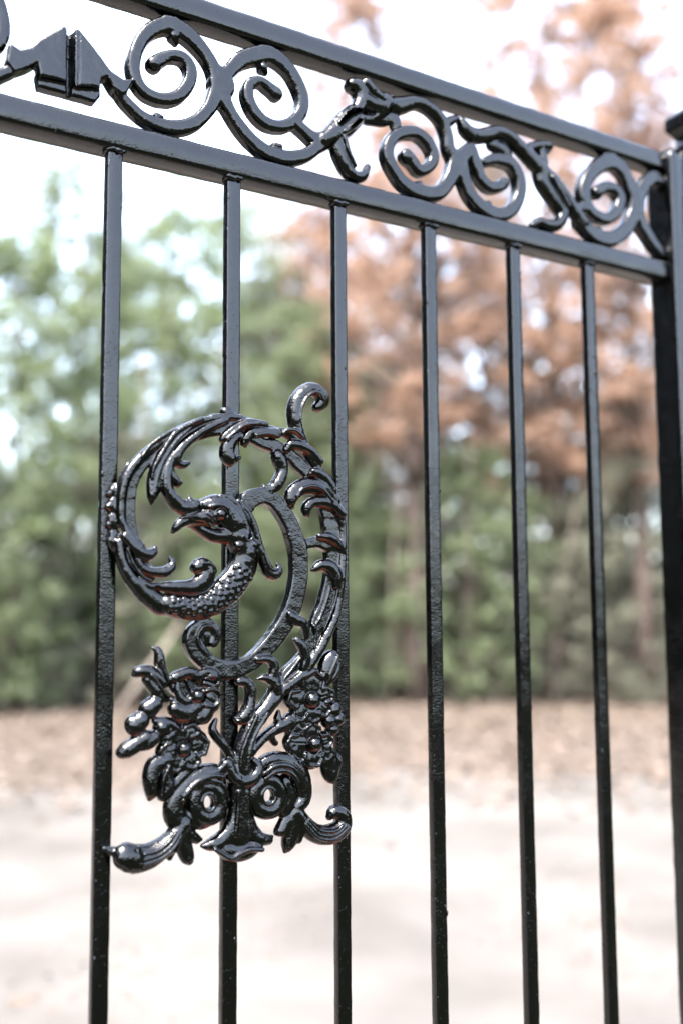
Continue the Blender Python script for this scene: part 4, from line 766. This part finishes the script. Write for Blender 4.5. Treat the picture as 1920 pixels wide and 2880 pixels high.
class Cast:
    def __init__(s, lo, hi, h):
        s.lo, s.h = np.array(lo, float), h
        s.n = np.ceil((np.array(hi) - s.lo) / h).astype(int) + 1
        s.F = np.full(s.n, 9.0, np.float32); s.L = np.zeros(s.n, np.int16)
        s.X = s.lo[0] + h * np.arange(s.n[0]); s.Y = s.lo[1] + h * np.arange(s.n[1]); s.Z = s.lo[2] + h * np.arange(s.n[2])
    def stroke(s, kind, pts, nc, hm, k, lab, crn=2.6):
        poly = kind == 'p'
        P = np.array(pts, float) if poly else catmull([tuple(p) for p in pts], 2.2)
        pad = 4 + (0 if poly else P[:, 2].max())
        lo, hi = P[:, :2].min(0) - pad, P[:, :2].max(0) + pad
        i0, i1 = np.searchsorted(s.X, [lo[0], hi[0]]); j0, j1 = np.searchsorted(s.Y, [lo[1], hi[1]])
        if i1 <= i0 or j1 <= j0: return
        gx, gy = np.meshgrid(s.X[i0:i1], s.Y[j0:j1], indexing='ij')
        if poly:
            D = np.full(gx.shape, 1e9); ins = np.zeros(gx.shape, bool)
            for a, b in zip(P, np.roll(P, -1, 0)):
                e = b[:2] - a[:2]; t = np.clip(((gx - a[0]) * e[0] + (gy - a[1]) * e[1]) / (e @ e + 1e-9), 0, 1)
                D = np.minimum(D, np.hypot(gx - a[0] - t * e[0], gy - a[1] - t * e[1]))
                c = (a[1] > gy) != (b[1] > gy)
                with np.errstate(divide='ignore', invalid='ignore'): ins ^= c & (gx < (b[0] - a[0]) * (gy - a[1]) / (b[1] - a[1] + 1e-12) + a[0])
            S = np.where(ins, -D, D); Rr = None
        else:
            best = np.full(gx.shape, 1e9); D = best.copy(); Rr = np.ones(gx.shape)
            segs = [(P[0], P[0])] if len(P) == 1 else list(zip(P[:-1], P[1:]))
            for a, b in segs:
                e = b[:2] - a[:2]; L2 = e @ e
                t = np.clip(((gx - a[0]) * e[0] + (gy - a[1]) * e[1]) / (L2 + 1e-9), 0, 1)
                d = np.hypot(gx - a[0] - t * e[0], gy - a[1] - t * e[1]); r = a[2] + t * (b[2] - a[2])
                mm = d - r < best
                best = np.where(mm, d - r, best); D = np.where(mm, d, D); Rr = np.where(mm, r, Rr)
            S = best
        z = s.Z[None, None, :]
        if kind in ('f', 'p'):
            c = crn
            hh = hm if Rr is None else np.minimum(hm, Rr * 1.6 + 1)[:, :, None]
            cam_ = 0 if Rr is None else (np.clip(S, -6, 0) * .10)[:, :, None]     # slight crown across the band
            qx = (S + c)[:, :, None]; qz = np.abs(z - nc) - (hh - c) + cam_ * 0
            f = np.hypot(np.maximum(qx, 0), np.maximum(qz, 0)) + np.minimum(np.maximum(qx, qz), 0) - c
        else:
            hh = np.minimum(hm, Rr * (1.25 if kind == 'r' else 1.6 if hm < 12 else 4))[:, :, None]
            R3 = Rr[:, :, None]
            f = (np.sqrt(D[:, :, None] ** 2 + ((z - nc) * R3 / hh) ** 2) - R3) * np.minimum(1, hh / R3)
        sub = s.F[i0:i1, j0:j1]; f = f.astype(np.float32)
        if kind == 'g': s.F[i0:i1, j0:j1] = -smin(-sub, f, k)
        else:
            sl = s.L[i0:i1, j0:j1]; sl[(f < sub)] = lab
            s.F[i0:i1, j0:j1] = smin(sub, f, k)
    def lumps(s, cell, amp, seed):                  # hand-brushed unevenness of the paint film
        g = np.random.default_rng(seed)
        n = np.ceil(np.array(s.n) * s.h / cell).astype(int) + 3
        R3 = g.normal(size=n).astype(np.float32)
        for ax in range(3):
            p = np.arange(s.n[ax]) * s.h / cell; i = p.astype(int); t = p - i; t = (t * t * (3 - 2 * t)).astype(np.float32)
            sh = [1, 1, 1]; sh[ax] = -1; t = t.reshape(sh)
            R3 = np.take(R3, i, ax) * (1 - t) + np.take(R3, i + 1, ax) * t
        s.F += amp * R3
    def surface(s, back=None):
        F = s.F
        if back is not None: F = np.maximum(F, (back - s.Z)[None, None, :].astype(np.float32))
        nx, ny, nz = F.shape
        ins = F < 0
        c = sum(ins[a:nx - 1 + a, b:ny - 1 + b, d:nz - 1 + d].astype(np.int8) for a in (0, 1) for b in (0, 1) for d in (0, 1))
        act = (c > 0) & (c < 8)
        I = np.argwhere(act); idm = np.full(act.shape, -1, np.int64); idm[act] = np.arange(len(I))
        acc = np.zeros((len(I), 3)); cnt = np.zeros(len(I))
        for ax in range(3):
            o = [0, 1, 2]; o.remove(ax)
            for p in (0, 1):
                for q in (0, 1):
                    A = I.copy(); A[:, o[0]] += p; A[:, o[1]] += q; B = A.copy(); B[:, ax] += 1
                    fa, fb = F[tuple(A.T)], F[tuple(B.T)]
                    mk = (fa < 0) != (fb < 0); t = np.where(mk, fa / np.where(mk, fa - fb, 1), 0)
                    Q = A.astype(float); Q[:, ax] += t
                    acc[mk] += Q[mk]; cnt[mk] += 1
        V = acc / cnt[:, None]
        quads = []; labs = []
        for ax in range(3):
            o = [(ax + 1) % 3, (ax + 2) % 3]
            sa = [slice(None)] * 3; sb = [slice(None)] * 3; sa[ax] = slice(0, -1); sb[ax] = slice(1, None)
            ia, ib = ins[tuple(sa)], ins[tuple(sb)]
            E = np.argwhere(ia != ib)
            ok = (E[:, o[0]] > 0) & (E[:, o[1]] > 0) & (E[:, o[0]] < F.shape[o[0]] - 1) & (E[:, o[1]] < F.shape[o[1]] - 1)
            E = E[ok]; flip = ~ia[tuple(E.T)]
            cs = []
            for da, db in ((0, 0), (-1, 0), (-1, -1), (0, -1)):
                G = E.copy(); G[:, o[0]] += da; G[:, o[1]] += db; cs.append(idm[tuple(G.T)])
            Q = np.stack(cs, 1); Q[flip] = Q[flip][:, ::-1]
            quads.append(Q[:, ::1]); labs.append(s.L[tuple(E.T)])
        Q = np.concatenate(quads); Lb = np.concatenate(labs)
        # normals from the field
        g = np.gradient(F, s.h)
        vi = np.clip(np.round(V).astype(int), 0, np.array(F.shape) - 1)
        N = np.stack([gg[tuple(vi.T)] for gg in g], 1); N /= np.linalg.norm(N, axis=1)[:, None] + 1e-9
        return s.lo + V * s.h, Q, Lb, N

def to_world(V):                                    # gate millimetres (u, v, n) -> metres
    return np.stack([V[:, 0] / 1000, -V[:, 2] / 1000, GATE_Z + V[:, 1] / 1000], 1)

def laplace(V, Q, it=1, w=.5):
    E = np.concatenate([Q[:, [0, 1]], Q[:, [1, 2]], Q[:, [2, 3]], Q[:, [3, 0]]]); E = np.concatenate([E, E[:, ::-1]])
    for _ in range(it):
        S = np.zeros_like(V); c = np.bincount(E[:, 0], minlength=len(V)).astype(float)
        for a in range(3): S[:, a] = np.bincount(E[:, 0], V[E[:, 1], a], minlength=len(V))
        V = V * (1 - w) + w * S / np.maximum(c, 1)[:, None]
    return V

def vnormals(V, Q):
    n = np.cross(V[Q[:, 2]] - V[Q[:, 0]], V[Q[:, 3]] - V[Q[:, 1]]); N = np.zeros_like(V)
    for k in range(4):
        for a in range(3): N[:, a] += np.bincount(Q[:, k], n[:, a], minlength=len(V))
    return N / (np.linalg.norm(N, axis=1)[:, None] + 1e-12)

def cast_objects(strokes, h, pad_n, back, mat, parent_of):
    """one blended solid, cut along the outlines of its pieces: every piece its own object"""
    names = ['']; last = None
    allp = np.array([(p[0], p[1], p[2] if len(p) > 2 else 0) for s in strokes for p in s[5]])
    m_ = allp[:, 2].max() * 0 + 14
    c = Cast((allp[:, 0].min() - m_, allp[:, 1].min() - m_, pad_n[0]), (allp[:, 0].max() + m_, allp[:, 1].max() + m_, pad_n[1]), h)
    prev = {}
    for part, kind, nc, hm, k, pts in strokes:
        fat = {'leaf': 1.12, 'flower': 1.06, 'curl': 1.06, 'stem': 1.08, 'volute': 1.05, 'flower_bud': 1.08, 'berry': 1.08}.get(part, 1) if kind == 'r' else 1
        if fat != 1: pts = [(p[0], p[1], p[2] * fat + .15) for p in pts]
        P = np.array([p[:2] for p in pts])
        base = part
        while base[-2:] in ('_a', '_b', '_c', '_d', '_e', '_f'): base = base[:-2]
        lab = None
        if part in prev:
            pl, pp, seq = prev[part]
            d = np.hypot(pp[:, None, 0] - P[None, :, 0], pp[:, None, 1] - P[None, :, 1]).min()
            lim = {'leaf': 5 if hm > 4.5 else 12, 'berry': 0.0}.get(part, 1e9 if part not in ('flower', 'flower_bud', 'foot_scroll', 'volute', 'tail_curl') else 28)
            if d <= lim: lab = pl
        if lab is None: names.append(base); lab = len(names) - 1
        prev[part] = (lab, P if prev.get(part, (0,))[0] != lab else np.vstack([prev[part][1], P]), 0)
        c.stroke(kind, pts, nc, hm, k, lab, 4.6 if base == 'scroll' else 2.6)
    c.lumps(7.0, .13, 3); c.lumps(3.2, .07, 4)
    V, Q, Lb, N = c.surface(back)
    # each quad takes the label of the nearest labelled voxel inside
    V = laplace(V, Q, 1, .5)
    Wv = to_world(V)
    Q = Q[:, ::-1] if np.mean(np.sum(vnormals(Wv, Q) * np.stack([N[:, 0], -N[:, 2], N[:, 1]], 1), 1)) < 0 else Q
    NW = vnormals(Wv, Q)
    objs = {}
    root = None
    order = sorted(set(Lb.tolist()), key=lambda l_: (0 if names[l_] == parent_of else 1, l_))
    for l_ in order:
        if not names[l_]: continue
        q = Q[Lb == l_]
        if len(q) < 12: continue
        used, inv = np.unique(q, return_inverse=True)
        me = mesh(names[l_], Wv[used], inv.reshape(-1, 4))
        if len(me.vertices) == len(used):
            me.normals_split_custom_set_from_vertices([tuple(v) for v in NW[used]])
        if names[l_] == parent_of and root is None:
            root = link(names[l_], me, mat, gate)
        else:
            ob = link(names[l_], me, mat, root if parent_of else gate)
        objs.setdefault(names[l_], []).append(me)
    return objs

# scales along the bird's neck and body
body = catmull([p for s in ORNAMENT if s[0] == 'bird' and len(s[5]) == 10 for p in s[5]], 1.0)
seg = np.concatenate([[0], np.cumsum(np.hypot(*np.diff(body[:, :2], axis=0).T))])
scales = []
row = 0; pos = 34.0
while pos < seg[-1] - 2:
    i = np.searchsorted(seg, pos); p = body[i]; d = body[min(i + 2, len(body) - 1)][:2] - body[max(i - 2, 0)][:2]; d /= np.linalg.norm(d)
    nn = np.array([-d[1], d[0]])
    for o in ((-.62, -.2, .22, .62) if row % 2 else (-.42, 0, .42)):
        oo = o + random.uniform(-.06, .06)
        q = p[:2] + nn * oo * p[2] + d * random.uniform(-.5, .5)
        scales.append(('bird', 'r', 10 + 10.2 * math.sqrt(1 - min(.9, abs(oo)) ** 2), 1.9, .4, [(q[0], q[1], random.uniform(2.5, 3.1))]))
    pos += 5.0; row += 1
i_b = max(i for i, s in enumerate(ORNAMENT) if s[0] == 'bird' and len(s[5]) == 10)
ORNAMENT[i_b + 1:i_b + 1] = scales
ornament = cast_objects(ORNAMENT, .72, (-6, 26), 0.0, CAST, 'bird_ornament')
frieze = cast_objects(FRIEZE, 1.0, (-17, 9), None, PAINT, None)
# lumpy welds, thick with paint, where the bars meet the lower rail
welds = []
for v in range(4):
    w = Cast((-15, -8, -18), (15, 7, 8), .7)
    for q in range(17):
        t = q / 17 * 2 * math.pi + random.uniform(-.2, .2)
        cu, cn = 7.4 * max(-1, min(1, 1.35 * math.cos(t))), -5.6 + 5.6 * max(-1, min(1, 1.35 * math.sin(t)))
        r = random.uniform(1.7, 3.4)
        w.stroke('r', [(cu, random.uniform(-1.6, .8), r)], cn, r, 1.2, 1)
    V, Q, Lb, N = w.surface()
    V = laplace(V, Q, 1); Wv = to_world(V); Wv[:, 2] -= GATE_Z
    me = mesh('weld', Wv, Q if np.mean(np.sum(vnormals(Wv, Q) * np.stack([N[:, 0], -N[:, 2], N[:, 1]], 1), 1)) > 0 else Q[:, ::-1])
    me.materials.append(PAINT); welds.append(me)
for k, u in enumerate(bar_u):
    w = link('weld', welds[(k * 3 + k // 4) % 4], None, gate); w.location = (u, 0, GATE_Z)
# paint runs and nibs that dried on the bars
dv, df = [], []
for i in range(6):
    for j in range(8):
        th, ph = math.pi * i / 5, 2 * math.pi * j / 8
        dv.append((.0013 * math.sin(th) * math.cos(ph), .0010 * math.sin(th) * math.sin(ph), .0024 * math.cos(th) - (.0009 if i > 2 else 0)))
        if i < 5: df.append((i * 8 + j, i * 8 + (j + 1) % 8, (i + 1) * 8 + (j + 1) % 8, (i + 1) * 8 + j))
drip = mesh('paint_drip', dv, df); drip.materials.append(PAINT)
for k in range(44):
    u = bar_u[-6 + k % 6] + random.choice((-.0068, -.006, .002, .004, .0066))
    d = link('paint_drip', drip, None, gate); q = random.uniform(.4, 1.1)
    d.location = (u, -.0001, GATE_Z - random.uniform(.02, 1.0)); d.scale = (q, q, q * random.uniform(.7, 1.5))
# the frieze repeats mirrored on the gate's other half
for ob in [o for o in gate.children if o.name.split('.')[0] in ('scroll', 'leaf_ornament')]:
    c2 = ob.copy(); COL.objects.link(c2); c2.parent = gate
    c2.scale.x = -1; c2.location.x = 2 * SLOT
